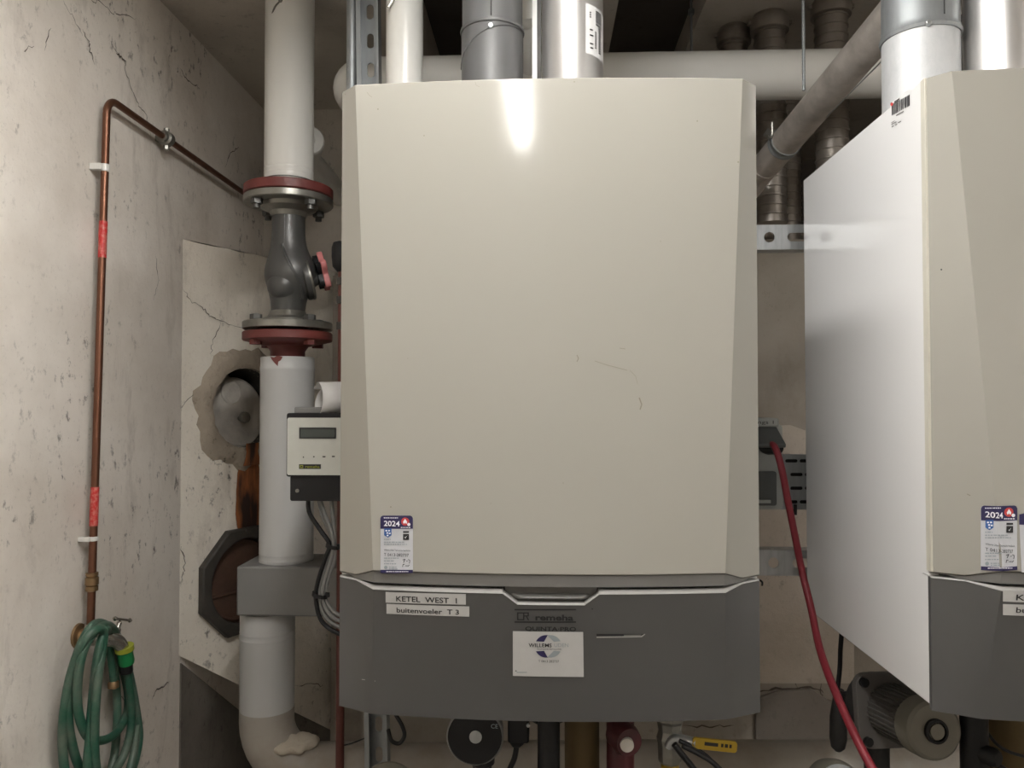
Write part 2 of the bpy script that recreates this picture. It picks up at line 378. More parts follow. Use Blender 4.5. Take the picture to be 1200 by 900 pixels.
# metal cap in the upper opening
cp = thing('inspection_cover', 'grey round cover tilted in the upper wall opening', 'cover', facep(ux, uz, -.02))
c0 = facep(ux+.006, uz-.012, -.035); tilt = (fn+Vector((.10, 0, .16))).normalized()
b = B(); lathe(b, c0, tilt, [(.088, -.012), (.091, -.006), (.091, 0), (.084, .004), (.080, .002), (.045, .003), (.04, .006), (0, .006)], 40); obj('disc', b, M['cap'], cp)
x_, y_, z_ = frame(tilt)
kb = c0-y_*.016+tilt*.002
b = B(); lathe(b, kb, tilt, [(.006, 0), (.006, .016), (.014, .017), (.015, .021), (.014, .028), (.0, .031)], 24); obj('knob', b, M['steel'], cp)
b = B(); lathe(b, c0+y_*.052+x_*(-.018)+tilt*.001, tilt, [(.032, .0), (.032, .006), (.028, .007), (.025, .0055), (0, .0055)], 32); obj('boss', b, M['cap'], cp)
# lower access door: octagonal iron frame and brown disc
dr = thing('cleanout_door', 'brown round cleanout door in an octagonal sooty frame', 'hatch', facep(lx, lz, 0))
b = B(); plate(b, circ(lx, lz, .140, 8, PI/8), [circ(lx, lz, .104, 32)], .020, BM_); obj('door_frame', b, M['soot'], dr, bevel=.004)
b = B(); lathe(b, facep(lx, lz, -.015), fn, [(.1035, -.01), (.1035, .006), (.098, .010), (.092, .004), (0, .004)], 40); obj('disc', b, M['brown'], dr)
b = B(); p1 = facep(lx-.092, lz-.030, -.009); p2 = facep(lx+.092, lz-.030, -.009); cyl(b, p1, p2, .004, 10); obj('ridge', b, M['brown'], dr)
b = B(); lathe(b, facep(lx, lz+.122, .02), fn, [(.007, 0), (.006, .005), (0, .006)], 10); obj('bolt', b, M['soot'], dr)
# rust run from the upper opening to the lower one
def rust(pts, w, name, parent, out):
    bm = B(); lay = bm.verts.layers.float.new('edge'); rows = []
    nn = 7
    for i, (a, z) in enumerate(pts):
        row = []
        ww = w[i]
        for k in range(nn):
            u = k/(nn-1)*2-1; v = bm.verts.new(facep(a+u*ww, z, out)); v[lay] = abs(u)**2.2
            row.append(v)
        rows.append(row)
    for r1, r2 in zip(rows, rows[1:]):
        for k in range(nn-1): bm.faces.new((r1[k], r1[k+1], r2[k+1], r2[k]))
    return obj(name, bm, M['rust'], parent, smooth=0)
ra, rz0 = on_face(291, 545); _, rz1 = on_face(291, 618)
rust([(ra, rz0+(rz1-rz0)*i/8) for i in range(9)], [.034, .038, .040, .042, .042, .044, .045, .044, .042], 'rust_stain', blk, .0015)
ra2, q0 = on_face(291, 519); 
rust([(ra, q0+(rz0-q0)*i/5) for i in range(6)], [.022, .024, .022, .026, .03, .034], 'rust_stain', blk, .0145)

# cracks (dark jagged grooves) ---------------------------------------------
def ribbon(pts, wd, nrm, name, parent, jag=.004, m='crack', sub=5):
    nrm = Vector(nrm); pp = []
    for i in range(len(pts)-1):
        for j in range(sub):
            t = j/sub; p = pts[i].lerp(pts[i+1], t)
            q = Vector([random.uniform(-jag, jag) for _ in range(3)]); q -= nrm*q.dot(nrm)
            pp.append(p+(q if (i or j) else q*0))
    pp.append(pts[-1]); bm = B(); prev = None
    for i, p in enumerate(pp):
        t = (pp[min(i+1, len(pp)-1)]-pp[max(i-1, 0)]).normalized(); s = nrm.cross(t).normalized()
        ww = wd*(.35+random.random())*(1-abs(2*i/(len(pp)-1)-1)**4*.8)
        cur = (bm.verts.new(p+s*ww), bm.verts.new(p-s*ww))
        if prev: bm.faces.new((prev[0], prev[1], cur[1], cur[0]))
        prev = cur
    return obj(name, bm, M[m], parent, smooth=0)
wn = Vector((1, 0, 0)); XW = XL+.0012
def wallpts(l): return [atx(x, y, XW) for x, y in l]
for l, wd in (([(74, 0), (86, 22), (97, 42)], .0006), ([(97, 34), (104, 46), (106, 60), (111, 76)], .0013), ([(102, -4), (118, 4), (132, 14), (144, 18), (160, 21)], .0008), ([(128, 45), (136, 62), (146, 71), (148, 86), (155, 106), (163, 125), (172, 136), (173, 146), (177, 160)], .0009), ([(136, 62), (142, 68), (148, 74)], .0020), ([(211, 80), (218, 92), (230, 100), (234, 104)], .0014),
              ([(280, 172), (270, 180), (264, 196)], .0014), ([(60, 33), (52, 60)], .0008), ([(136, 810), (150, 822), (152, 833)], .001),
              ([(178, 820), (184, 808), (198, 800)], .0012), ([(28, 60), (40, 54)], .0009), ([(182, 300), (186, 330), (180, 352)], .0008)):
    ribbon(wallpts(l), wd, wn, 'crack', wl)
def facepts(l): return [facep(*on_face(x, y), .0013) for x, y in l]
for l, wd in (([(212, 335), (222, 352), (238, 362), (247, 372), (262, 378), (284, 384)], .0010), ([(258, 378), (250, 398), (246, 415)], .0009),
              ([(208, 480), (226, 462), (234, 458)], .0009), ([(212, 640), (216, 660), (213, 680)], .0012), ([(345, 803), (368, 802), (378, 803)], .0012)):
    ribbon(facepts(l), wd, fn, 'crack', blk)
for l, wd in (([(884, 778), (902, 784), (926, 788), (930, 800), (938, 806)], .0012), ([(884, 812), (910, 808), (946, 805), (965, 812)], .003), ([(800, 850), (830, 852), (860, 850)], .0016), ([(960, 780), (962, 810), (965, 822)], .001)):
    ribbon([at(x, y, 1.9985) for x, y in l], wd, (0, -1, 0), 'crack', wlow)
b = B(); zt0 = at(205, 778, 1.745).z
plate(b, [(1.75, 0.0), (YC-.002, 0.0), (YC-.002, zt0-.36), (1.75, zt0)], [], .004, Matrix(((0, 0, 1, XL), (1, 0, 0, 0), (0, 1, 0, 0), (0, 0, 0, 1)))); obj('shade_patch', b, M['block_shade'], wl, smooth=0)  # dark slab on the left wall, paints the shade below the block
b = B(); box(b, (XL+.005, YC-.004, 0), (-.60, YC, 1.1)); obj('shade_patch', b, M['block_shade'], wl, smooth=0)  # same painted shade on the foot of the back wall
# bare concrete patch low on the wall
b = B()
pl = [at(884, 900, 2), at(884, 836, 2), at(890, 815, 2), at(912, 808, 2), at(948, 806, 2), at(968, 818, 2), at(1000, 826, 2), at(1040, 838, 2), at(1060, 930, 2)]
plate(b, [(p.x, p.z) for p in pl], [], .012, XZ((0, 2.0, 0))); obj('render_patch', b, M['concrete'], wlow, bevel=.004, smooth=0)
b = B(); pl = [at(x, y, 2) for x, y in ((872, 600), (872, 500), (888, 494), (905, 499), (925, 498), (945, 505), (1000, 500), (1000, 800), (872, 800))]
plate(b, [(p.x, p.z) for p in pl], [], .005, XZ((0, 2.0, 0))); obj('plaster_coat', b, M['plaster_low'], wlow, smooth=0)
# ceiling clip under the dark bay
hook = thing('ceiling_hook', 'thin rusty hook hanging from the dark ceiling bay', 'hook', at(810, 12, 1.55))
b = B(); p = at(810, 14, 1.9); cyl(b, (p.x, p.y, 2.52), (p.x, p.y, p.z-.10), .003, 8); obj('rod', b, M['galv_dull'], hook)
b = B(); lathe(b, (p.x, p.y, p.z), (0, 0, 1), [(.008, -.006), (.008, .006)], 6); obj('nut', b, M['galv_dull'], hook)
# lamps, the right one added as room fill (out of view, above and behind the camera)
for i, (lx_, ly_, lz_, ln, pw) in enumerate(LAMPS):
    top_ = ZC if i == 0 else ZR
    if i == 0: top_ = 2.52
    L_ = thing('ceiling_lamp', ['twin-tube fluorescent lamp above the beige boiler front', 'added twin-tube fill lamp, unseen on the right of the room'][i], 'lamp', (lx_, ly_, top_))
    b = B(); box(b, (lx_-.045, ly_-ln/2-.03, lz_+.014), (lx_+.045, ly_+ln/2+.03, lz_+.05))
    for s_ in (-1, 1): box(b, (lx_+s_*.045-.001, ly_-ln/2-.03, lz_-.003), (lx_+s_*.045+.001, ly_+ln/2+.03, lz_+.05))
    obj('housing', b, M['lampwhite'], L_, smooth=0)
    for s_ in (-1, 1):
        b = B(); cyl(b, (lx_+s_*.014, ly_-ln/2, lz_), (lx_+s_*.014, ly_+ln/2, lz_), .008, 12)
        obj('tube', b, mat('lit_tube', (.8, .8, .8), emit=((1, .975, .935), pw)) if s_ < 0 else bpy.data.materials['lit_tube' if i == 0 else 'lit_tube.001'], L_)
    for e in (-1, 1):
        b = B(); box(b, (lx_-.026, ly_+e*(ln/2+.008)-.008, lz_-.010), (lx_+.026, ly_+e*(ln/2+.008)+.008, lz_+.02)); obj('end_holder', b, M['lampwhite'], L_, bevel=.001)
        b = B(); cyl(b, (lx_, ly_+e*ln*.35, lz_+.05), (lx_, ly_+e*ln*.35, top_), .004, 8); obj('hanger', b, M['steel'], L_)

# ================================================================ BOILERS
W2 = .2493; YE = .92; ZT = 1.878; ZM = 1.5-.200; ZB = 1.5-.364
def prm(z):
    if z >= ZM:
        s = (ZT-z)/(ZT-ZM); d = .021+.031*s; return d, d, .010+.004*s
    s = (ZM-z)/(ZM-ZB); return .052-.008*s, .052-.030*s, .014
def surf(x, z):
    dx, dy, ex = prm(z); wi = W2-dx
    if abs(x) > wi: return YE-dy*(W2-abs(x))/dx
    return YE-dy-ex*(1-(x/wi)**2)
def ux_(u, z):
    """u in [-2,2]: |u|<=1 centre panel, 1..2 bevel"""
    dx, _, _ = prm(z); wi = W2-dx
    return u*wi if abs(u) <= 1 else math.copysign(wi+(abs(u)-1)*dx, u)
def up_bot(u):
    a = abs(u)
    if a <= 1: return 1.5-.1915
    if a <= 1.5: return 1.5-.1915-(a-1)/.5*.0105
    return 1.5-.202-(a-1.5)/.5*.002
NOT0, NOT1, NSL, NDEP = -.0500, .0570, .0165, .0125
def low_top(u):
    a = abs(u)
    if a <= 1:
        z = 1.5-.2122; x = u*.197
        if NOT0 < x < NOT1:
            t = min((x-NOT0)/NSL, (NOT1-x)/NSL, 1); z -= NDEP*t
        return z
    if a <= 1.5: return 1.5-.2122+(a-1)/.5*.0045
    return 1.5-.2077-(a-1.5)/.5*.002
US = sorted(set([-2, -1.5, -1, 1, 1.5, 2, -1.75, -1.25, 1.25, 1.75]+[i/12 for i in range(-11, 12)]+
        [x/.197 for x in (NOT0, NOT0+NSL, NOT1-NSL, NOT1, NOT0+.002, NOT1-.002)]))
def cover_mesh(x0, top, bot, rows, off=0, back=None):
    bm = B(); g = []
    for j in range(rows+1):
        r = []
        for u in US:
            z = top(u)+(bot(u)-top(u))*j/rows
            x = ux_(u, z); r.append(bm.verts.new((x0+x, surf(x, z)+off, z)))
        g.append(r)
    for a, c in zip(g, g[1:]):
        for i in range(len(US)-1): bm.faces.new((a[i], a[i+1], c[i+1], c[i]))
    es = [e for e in bm.edges if e.is_boundary]
    r = bmesh.ops.extrude_edge_only(bm, edges=es)
    for v in r['geom']:
        if isinstance(v, bmesh.types.BMVert): v.co.y = back if back else max(v.co.y, YE+.006)
    return bm
def onc(x0, px, py):
    Y = .87
    for _ in range(12):
        p = at(px, py, Y); Y = surf(max(-W2, min(W2, p.x-x0)), p.z)
    return p.x-x0, p.z
def cv(x0, x, z, off): return Vector((x0+x, surf(x, z)-off, z))
def decal(name, x0, pts, m, parent, off=.0006, kind=None):
    """polygon (px list) laid on the cover"""
    q = [onc(x0, *p) for p in pts]; bm = B()
    plate(bm, q, [], 0, Matrix.Identity(4))
    if max(a[0] for a in q)-min(a[0] for a in q) > .02:
        for k in range(1, 8):
            xx = min(a[0] for a in q)+(max(a[0] for a in q)-min(a[0] for a in q))*k/8
            bmesh.ops.bisect_plane(bm, geom=bm.verts[:]+bm.edges[:]+bm.faces[:], plane_co=(xx, 0, 0), plane_no=(1, 0, 0))
    for v in bm.verts: v.co = cv(x0, v.co.x, v.co.y, off)
    return obj(name, bm, M[m], parent, smooth=0)
def quadpx(x, y, w, h): return [(x, y), (x+w, y), (x+w, y+h), (x, y+h)]
def textpx(name, x0, s, px, py, wpx, hpx, m, parent, off=.0012, bold=0, rot=0, lean=0):
    """text whose baseline-left is at px,py"""
    o = onc(x0, px, py); e = onc(x0, px+wpx, py); h = onc(x0, px, py-hpx)
    vs, fs = text2d(s, h[1]-o[1], width=e[0]-o[0], bold=bold); bm = B()
    vv = []
    for (x, y) in vs:
        xx = o[0]+x*math.cos(rot)-y*math.sin(rot); zz = o[1]+x*math.sin(rot)+y*math.cos(rot)
        vv.append(bm.verts.new(cv(x0, xx, zz, off)))
    for f in fs:
        try: bm.faces.new([vv[i] for i in f])
        except ValueError: pass
    return obj(name, bm, M[m], parent, smooth=0)
def arcpoly(cx, cy, r0, r1, a0, a1, n=14):
    return [(cx+r1*math.cos(math.radians(a0+(a1-a0)*i/n)), cy-r1*math.sin(math.radians(a0+(a1-a0)*i/n))) for i in range(n+1)] + \
           [(cx+r0*math.cos(math.radians(a1+(a0-a1)*i/n)), cy-r0*math.sin(math.radians(a1+(a0-a1)*i/n))) for i in range(n+1)]
def service_sticker(x0, X, Y, k, parent, date):
    """X,Y: top-left pixel; k: scale"""
    def q(l): return [(X+x*k, Y+y*k) for x, y in l]
    rr = []
    for (cx, cy, a) in ((35, 3, 90), (3, 3, 180)):
        pass
    body = [(0, 3), (1, 1), (3, 0), (35, 0), (37, 1), (38, 3), (38, 67), (0, 67)]
    st = decal('service_sticker', x0, q(body), 'sticker', parent, .0006)
    tag(st, 'small white and navy service sticker dated 2024')
    D = lambda nm, l, m, off=.0010: decal(nm, x0, q(l), m, st, off)
    D('top_band', [(0, 3), (1, 1), (3, 0), (35, 0), (37, 1), (38, 3), (38, 15.5), (0, 15.5)], 'navy')
    D('bottom_band', [(0, 63.5), (38, 63.5), (38, 67.4), (0, 67.4)], 'navy')
    D('flame_badge', [(29+4.8*math.cos(i*PI/10), 7+4.8*math.sin(i*PI/10)) for i in range(20)], 'redprint', .0013)
    D('flame_mark', [(29, 3.6), (31.5, 7.5), (30.5, 9.8), (29, 8.2), (27.5, 9.8), (26.6, 7.4)], 'paleprint', .0016)
    D('badge_dot', [(33.4+1.9*math.cos(i*PI/6), 10.3+1.9*math.sin(i*PI/6)) for i in range(12)], 'paleprint', .0018)
    D('shield', [(4.5, 15), (13, 15), (13, 23), (8.8, 25.8), (4.5, 23)], 'blue', .0013)
    for (a, c) in ((6, 16.8), (9.2, 16.8), (7.2, 19.5), (10, 20), (7.6, 22.4)): D('shield_mark', [(a, c), (a+2, c), (a+2, c+1.6), (a, c+1.6)], 'paleprint', .0016)
    D('black_mark', [(26.5, 21.5), (33.5, 21.5), (33.5, 28.5), (26.5, 28.5)], 'ink', .0012)
    D('tick', [(28.3, 25), (29.3, 26.8), (31.6, 22.8), (29.4, 25.6)], 'paleprint', .0015)
    D('black_mark', [(26.5, 18.2), (33.5, 18.2), (33.5, 20.2), (26.5, 20.2)], 'ink', .0012)
    T = lambda s, x, y, w, h, m='ink', bold=0: textpx('lettering', x0, s, X+x*k, Y+y*k, w*k, h*k, m, st, .0016, bold)
    T('2024', 4.2, 12, 18.5, 6.2, 'paleprint', .015)
    T('T 0413-282737', 4.2, 47.2, 29, 3.6)
    T('Willems Uden Technische Installaties', 4.2, 41, 31, 2.1)
    for (x, y, wd) in ((4.2, 28.4, 8), (4.2, 31.6, 25), (4.2, 34.2, 27), (4.2, 50.4, 19), (4.2, 53.5, 12), (4.2, 57, 15), (10, 61, 9), (10, 63, 10)):
        u = x
        r = random.Random(int(y*7)); 
        bmq = []
        while u < x+wd-1:
            ww = min(r.uniform(1.5, 4.5), x+wd-u); D('small_print', [(u, y-1.1), (u+ww, y-1.1), (u+ww, y), (u, y)], 'greyprint', .0012); u += ww+.8
    for (x, y, wd, m) in ((4, 2.2, 18, 'paleprint'), (24, 13.4, 12, 'paleprint'), (7, 65, 27, 'paleprint')):
        u = x; r = random.Random(int(x*9+y))
        while u < x+wd-1:
            ww = r.uniform(.8, 2.4); D('small_print', [(u, y), (u+ww, y), (u+ww, y+1), (u, y+1)], m, .0014); u += ww+.6
    D('round_mark', [(6.3+2.1*math.cos(i*PI/6), 60.8+2.1*math.sin(i*PI/6)) for i in range(12)], 'greyprint', .0012)
    for l in date: D('handwriting', l, 'ink', .0014)
    return st
def strokes(x, y):
    S = []
    def seg(a, b_, w=.35):
        dx, dy = b_[0]-a[0], b_[1]-a[1]; n_ = math.hypot(dx, dy); nx, ny = -dy/n_*w, dx/n_*w
        S.append([(a[0]+nx, a[1]+ny), (b_[0]+nx, b_[1]+ny), (b_[0]-nx, b_[1]-ny), (a[0]-nx, a[1]-ny)])
    for a, c in (((0, 0), (3, -1)), ((3, -1), (1, 3)), ((4.4, 1.4), (6, .8)), ((6.5, -.6), (8.6, .2)), ((8.6, .2), (8, 4)), ((0, 8), (.6, 5)), ((.6, 5), (2.4, 5.2)), ((3, 7), (4.4, 6.5)), ((5, 7.4), (5.4, 6)), ((6, 7.6), (8, 5.6))):
        seg((x+a[0], y+a[1]), (x+c[0], y+c[1]))
    return S
def boiler(x0, lab, first):
    t = thing('boiler', lab, 'boiler', (x0, YE, ZB))
    b = B(); box(b, (x0-W2+.001, YE+.004, ZB+.004), (x0+W2-.001, 1.345, ZT+.002)); obj('casing', b, M['casing'], t, bevel=.002)
    b = cover_mesh(x0, lambda u: ZT, up_bot, 14); uc = obj('front_cover', b, M['cover'], t, smooth=25, bevel=.0012)
    b = cover_mesh(x0, low_top, lambda u: ZB, 6); lc = obj('lower_cover', b, M['grey_cover'], t, smooth=25)
    # pale lip along the top of the lower cover
    bm = B(); prev = None
    for u in US:
        z = low_top(u); x = ux_(u, z); a = abs(u); k = (.75 if low_top(u) > 1.5-.2125 else .25) if a <= 1 else max(.2, .75-(a-1)*1.2)
        y = surf(x, z)
        cur = [bm.verts.new((x0+x, y-.0007, z-.0006)), bm.verts.new((x0+x, y+.0065*k, z+.0042*k)), bm.verts.new((x0+x, y+.02, z+.0042*k))]
        if prev:
            for i in range(2): bm.faces.new((prev[i], prev[i+1], cur[i+1], cur[i]))
        prev = cur
    obj('lip', bm, M['lip'], lc, smooth=20)
    # mid grey strip between the two covers
    def st(u):
        a = abs(u); return up_bot(u)-.0008
    def sb(u):
        a = abs(u)
        if a <= 1: return 1.5-.2053
        return 1.5-.2053-min((a-1)/.5, 1)*.0017 if a <= 1.5 else st(u)-.0006
    b = cover_mesh(x0, st, sb, 1, .0025, YE+.004); obj('grey_strip', b, M['grey_strip'], t, smooth=20)
    b = cover_mesh(x0, lambda u: 1.5-.200, lambda u: 1.5-.215, 1, .014, YE+.004)
    for v in b.verts: v.co.x = max(x0-W2+.004, min(x0+W2-.004, v.co.x))
    obj('shadow_gap', b, M['black'], t, smooth=20)
    # hand recess
    bm = B(); prof = [(.012, -.2045), (.013, -.2150), (.006, -.2165), (.004, -.2185), (.006, -.2205), (.012, -.2215), (.012, -.2270)]
    g = []
    for i in range(13):
        x = NOT0+.002+(NOT1-NOT0-.004)*i/12; ed = min(i, 12-i)
        row = []
        for k, (dy, z) in enumerate(prof):
            yy = surf(x, 1.5+z)+(dy if ed > 1 or k in (0, 6) else .012)
            row.append(bm.verts.new((x0+x, yy, 1.5+z)))
        g.append(row)
    for a, c in zip(g, g[1:]):
        for i in range(len(prof)-1): bm.faces.new((a[i], a[i+1], c[i+1], c[i]))
    obj('hand_recess', bm, M['grey_strip'], lc, smooth=50)
    return t, uc, lc
X1, X2 = .0063, .7025
b1, u1, l1 = boiler(X1, 'beige and dark grey wall boiler, whole front in view, card sticker on lower cover', True)
b2, u2, l2 = boiler(X2, 'wall boiler cut by the right edge of the photo, white side panel showing', False)
b2.location.z += .005
# --- boiler 1 print and marks
service_sticker(X1, 446, 604, 1, u1, strokes(26, 52))
service_sticker(X2, 1149, 597.5, 1.12, u2, strokes(26, 52))
lab2 = decal('service_sticker', X2, [(1194, 609), (1206, 609), (1240, 612), (1240, 676), (1197, 676)], 'sticker', u2, .0004)
decal('top_band', X2, [(1194, 608), (1203, 606), (1240, 608), (1240, 622), (1194, 620)], 'navy', lab2, .0008)
tag(lab2, 'older service sticker half hidden under the 2024 one')
def tape(x0, l, s, tx, ty, tw, th, parent, lettering):
    d = decal('name_tape', x0, l, 'labelwhite', parent, .0006); textpx('lettering', x0, s, tx, ty, tw, th, 'ink', d, .0010, .012)
    tag(d, lettering); return d
tape(X1, [(452, 693.5), (546, 696), (546, 708.5), (452, 706)], 'KETEL  WEST  1', 464.5, 704.3, 71, 6.3, l1, 'white tape reading KETEL WEST 1')
tape(X1, [(453, 707.5), (550, 710.5), (550, 722.5), (453, 719)], 'buitenvoeler  T 3', 465, 717.3, 73, 5.8, l1, 'white tape reading buitenvoeler T 3')
tape(X2, [(1175, 697.5), (1275, 700), (1275, 714), (1175, 710)], 'KETEL', 1190, 708.5, 44, 7, l2, 'white tape starting KE')
tape(X2, [(1175, 713), (1278, 716), (1278, 729), (1175, 726)], 'buitenvoeler', 1190, 723, 72, 6.6, l2, 'white tape starting bu')
lg = decal('maker_mark', X1, quadpx(603, 713.5, 72, 1.6), 'ink', l1, .0005)
decal('line', X1, quadpx(603, 728, 72, 1.6), 'ink', lg, .0005)
textpx('lettering', X1, 'remeha', 627.5, 726.6, 44.5, 6.8, 'ink', lg, .0006, .03)
for l in (quadpx(606, 717.4, 8.5, 1.3), quadpx(606, 725.3, 8.5, 1.3), quadpx(606, 717.4, 1.5, 9.2), quadpx(613, 717.4, 1.5, 9.2), quadpx(613, 717.4, 6.5, 1.3), quadpx(618.3, 717.4, 1.5, 4.6), quadpx(613, 721, 6.5, 1.2), [(616, 721.8), (617.6, 721.8), (620.2, 726.6), (618.6, 726.6)]):
    decal('emblem', X1, l, 'ink', lg, .0007)
textpx('lettering', X1, 'QUINTA·PRO', 615.5, 738.8, 59.5, 4.9, 'ink', lg, .0006, .02)
cardp = decal('card_sticker', X1, [(601, 739.3), (683.3, 740.3), (684, 793), (601, 791.8)], 'labelwhite', l1, .0009)
tag(cardp, 'white card sticker with a blue and grey ring mark')
def ring(cut0, cut1, a0, a1, m, cx=0): 
    return decal('ring_mark', X1, arcpoly(639+cx, 757, 8.6, 14, a0, a1), m, cardp, .0013)
def clipped(sign, right, m):
    cx = 645 if right else 640; r1, r0 = 13.2, 8.5; pts = []
    if sign > 0: ylim = 751.6
    else: ylim = 762.2
    o, i_ = [], []
    for k in range(25):
        a = math.radians(90*k/24)
        sx = 1 if right else -1
        X_ = cx+sx*(r1*math.cos(a)); Y_ = 757-sign*r1*math.sin(a)
        if (sign > 0 and Y_ <= ylim) or (sign < 0 and Y_ >= ylim): o.append((X_, Y_))
    if right:
        inn = [(642-1, o[-1][1]), (649, ylim)]
    else: inn = [(642, o[-1][1]+(0)), (637.5, ylim)]
    return decal('ring_mark', X1, o+inn, m, cardp, .0013)
clipped(1, False, 'navy'); clipped(-1, False, 'navy'); clipped(1, True, 'greyprint'); clipped(-1, True, 'greyprint')
textpx('lettering', X1, 'WILLEMS', 619.5, 757.6, 27, 4.5, 'ink', cardp, .0016, .012)
textpx('lettering', X1, 'UDEN', 649.5, 757.6, 16.5, 4.5, 'greyprint', cardp, .0016)
textpx('lettering', X1, 'TECHNISCHE INSTALLATIES', 629, 761, 29, 1.8, 'ink', cardp, .0016)
textpx('lettering', X1, 'T 0413 282737', 631, 775.6, 24, 2.8, 'ink', cardp, .0016)
for (x, y, wd) in ((605.5, 787, 12),):
    decal('small_print', X1, quadpx(x, y, wd, 1.1), 'greyprint', cardp, .0012)
decal('small_print', X1, [(603.5, 786), (605, 784.8), (605.6, 786.6)], 'ink', cardp, .0012)
# slot right of the card
sl = decal('slot', X1, [(699, 742.6), (731, 742.6), (755, 743), (752, 745.6), (699, 746)], 'ink', l1, .0006)
decal('slot_edge', X1, [(699, 745.6), (751, 745), (755.5, 742.4), (756, 743.2), (752, 746.4), (699, 747.2)], 'lip', sl, .0010)
decal('slot_tongue', X1, [(731, 743.6), (752, 743.4), (750, 745), (731, 745.2)], 'grey_strip', sl, .0009)
# scratches and dots
def scratch(x0, l, w_, parent, m='scratch'):
    for (a, c) in zip(l, l[1:]):
        dx, dy = c[0]-a[0], c[1]-a[1]; n_ = math.hypot(dx, dy); nx, ny = -dy/n_*w_, dx/n_*w_
        decal('scratch', x0, [(a[0]+nx, a[1]+ny), (c[0]+nx, c[1]+ny), (c[0]-nx, c[1]-ny), (a[0]-nx, a[1]-ny)], m, parent, .0004)
scratch(X1, [(697, 423), (712, 428), (724, 431)], .25, u1); scratch(X1, [(724, 431), (735, 434)], .25, u1)
scratch(X1, [(676, 416), (678, 420), (676, 424)], .45, u1); scratch(X1, [(738, 434), (745, 441), (747, 450)], .18, u1)
scratch(X1, [(749, 466), (752, 474), (750, 480)], .7, u1); scratch(X1, [(726, 408), (733, 409)], .3, u1)
scratch(X1, [(430, 108), (433, 112), (436, 114)], .18, u1); scratch(X1, [(557, 96), (558, 100), (562, 102)], .16, u1)
for (x, y, r) in ((443, 128, .9), (497, 159, .8), (817, 142, .9), (774, 283, .6), (404.5, 110.5, .7), (673, 96, .8), (458, 594, .9), (660, 566, .6), (575, 590, .5), (478, 420, .5)):
    decal('paint_chip', X1, circ(x, y, r, 8), 'scratch', u1, .0004)
decal('paint_chip', X1, circ(694, 713.5, .8, 8), 'ink', l1, .0004)
decal('paint_chip', X1, circ(865, 190, 1, 8), 'scratch', u1, .0004)
decal('paint_chip', X2, circ(1103, 321, 1, 8), 'ink', u2, .0004)
scratch(X2, [(1133, 584), (1137, 586)], .5, u2)
scratch(X1, [(424, 796), (440, 798)], .4, l1, 'lip')
# --- white side panel details of boiler 2
SX = X2-W2+.001
def sidep(px, py, off=.0008): return atx(px, py, SX-off)
def sideplate(name, l, m, parent, off=.0008):
    bm = B(); vs = [bm.verts.new(sidep(x, y, off)) for x, y in l]; bm.faces.new(vs); return obj(name, bm, M[m], parent, smooth=0)
side_lab = sideplate('barcode_label', [(1043, 126), (1067, 108), (1069, 136), (1044, 153)], 'casing', b2, .0003)
tag(side_lab, 'small barcode print on the white side panel')
r = random.Random(4); u = 0
while u < 1:
    wd = r.uniform(.012, .05)
    xa = 1045+21*u; xb = 1045+21*min(u+wd, 1); fa = lambda x, k: (x, 127-(x-1045)*.55+k)
    sideplate('bar', [fa(xa, 0), fa(xb, 0), fa(xb, 13), fa(xa, 13)], 'ink', side_lab, .0009); u += wd+r.uniform(.015, .045)
sideplate('red_dot', [(1045+1.7*math.cos(i*PI/5), 126.5+2.2*math.sin(i*PI/5)) for i in range(10)], 'redprint', side_lab, .0011)
for (xa, ya, ln, h) in ((1048, 118.6, 6, 1.2), (1048, 120.4, 5, .7), (1050, 135, 9, .9), (1044.5, 143.5, 4, .6), (1044.5, 145.5, 6, .7), (1045, 148.5, 2.5, .9), (1049, 146.3, 2.5, .9), (1052.5, 143.6, 3.5, .9)):
    sideplate('small_print', [(xa, ya+4.5), (xa+ln, ya+4.5-ln*.55), (xa+ln, ya+4.5-ln*.55+h), (xa, ya+4.5+h)], 'ink', side_lab, .0011)
b = B(); zt = ZT-.001
box(b, (X2-W2-.0008, YE-.002, ZM-.003), (X2-W2+.006, YE+.008, ZT)); obj('edge_trim', b, M['cream'], b2, bevel=.0004)

# ================================================================ TOP: flues, pipes
def vpipe(px, Y, r, z0, z1, prof=None, n=40):
    p = at(px, 100, Y); b = B()
    lathe(b, (p.x, p.y, 0), (0, 0, 1), prof if prof else [(r, z0), (r, z1)], n); return b, p
def zpx(py, Y, px=600): return at(px, py, Y).z
# boiler 1, dark grey flue
zs = zpx(27, 1.10)
t = thing('flue_pipe', 'dark grey flue pipe, left of the two rising from the beige boiler', 'pipe', (at(577, 90, 1.12).x, 1.12, ZT))
b, p = vpipe(577, 1.12, .045, 0, 0, [(.0455, ZT+.002), (.0455, zs-.004), (.0448, zs-.003)]); obj('lower_section', b, M['flue_grey'], t)
b, p = vpipe(577, 1.12, .045, 0, 0, [(.0468, zs-.008), (.0475, zs-.006), (.0468, zs-.003), (.0445, zs), (.0445, 2.52)]); obj('upper_section', b, M['flue_grey'], t)
b = B(); q = at(575, 27, 1.075); lathe(b, (q.x, 1.0755, q.z-.004), (0, -1, 0), [(.0042, 0), (.0042, .002), (.003, .0035), (.0, .0038)], 14); obj('screw', b, M['galv'], t)
b = B(); pts = [p+Vector((0.0458*math.sin(a), -.0458*math.cos(a), 0)) for a in [math.radians(-85+i*8) for i in range(19)]]
pts = [Vector((v.x, v.y, zs-.010-.050*((1-i/18)**2))) for i, v in enumerate(pts)]
tube(b, pts, .0011, 6); obj('seam', b, M['flue_grey'], t)
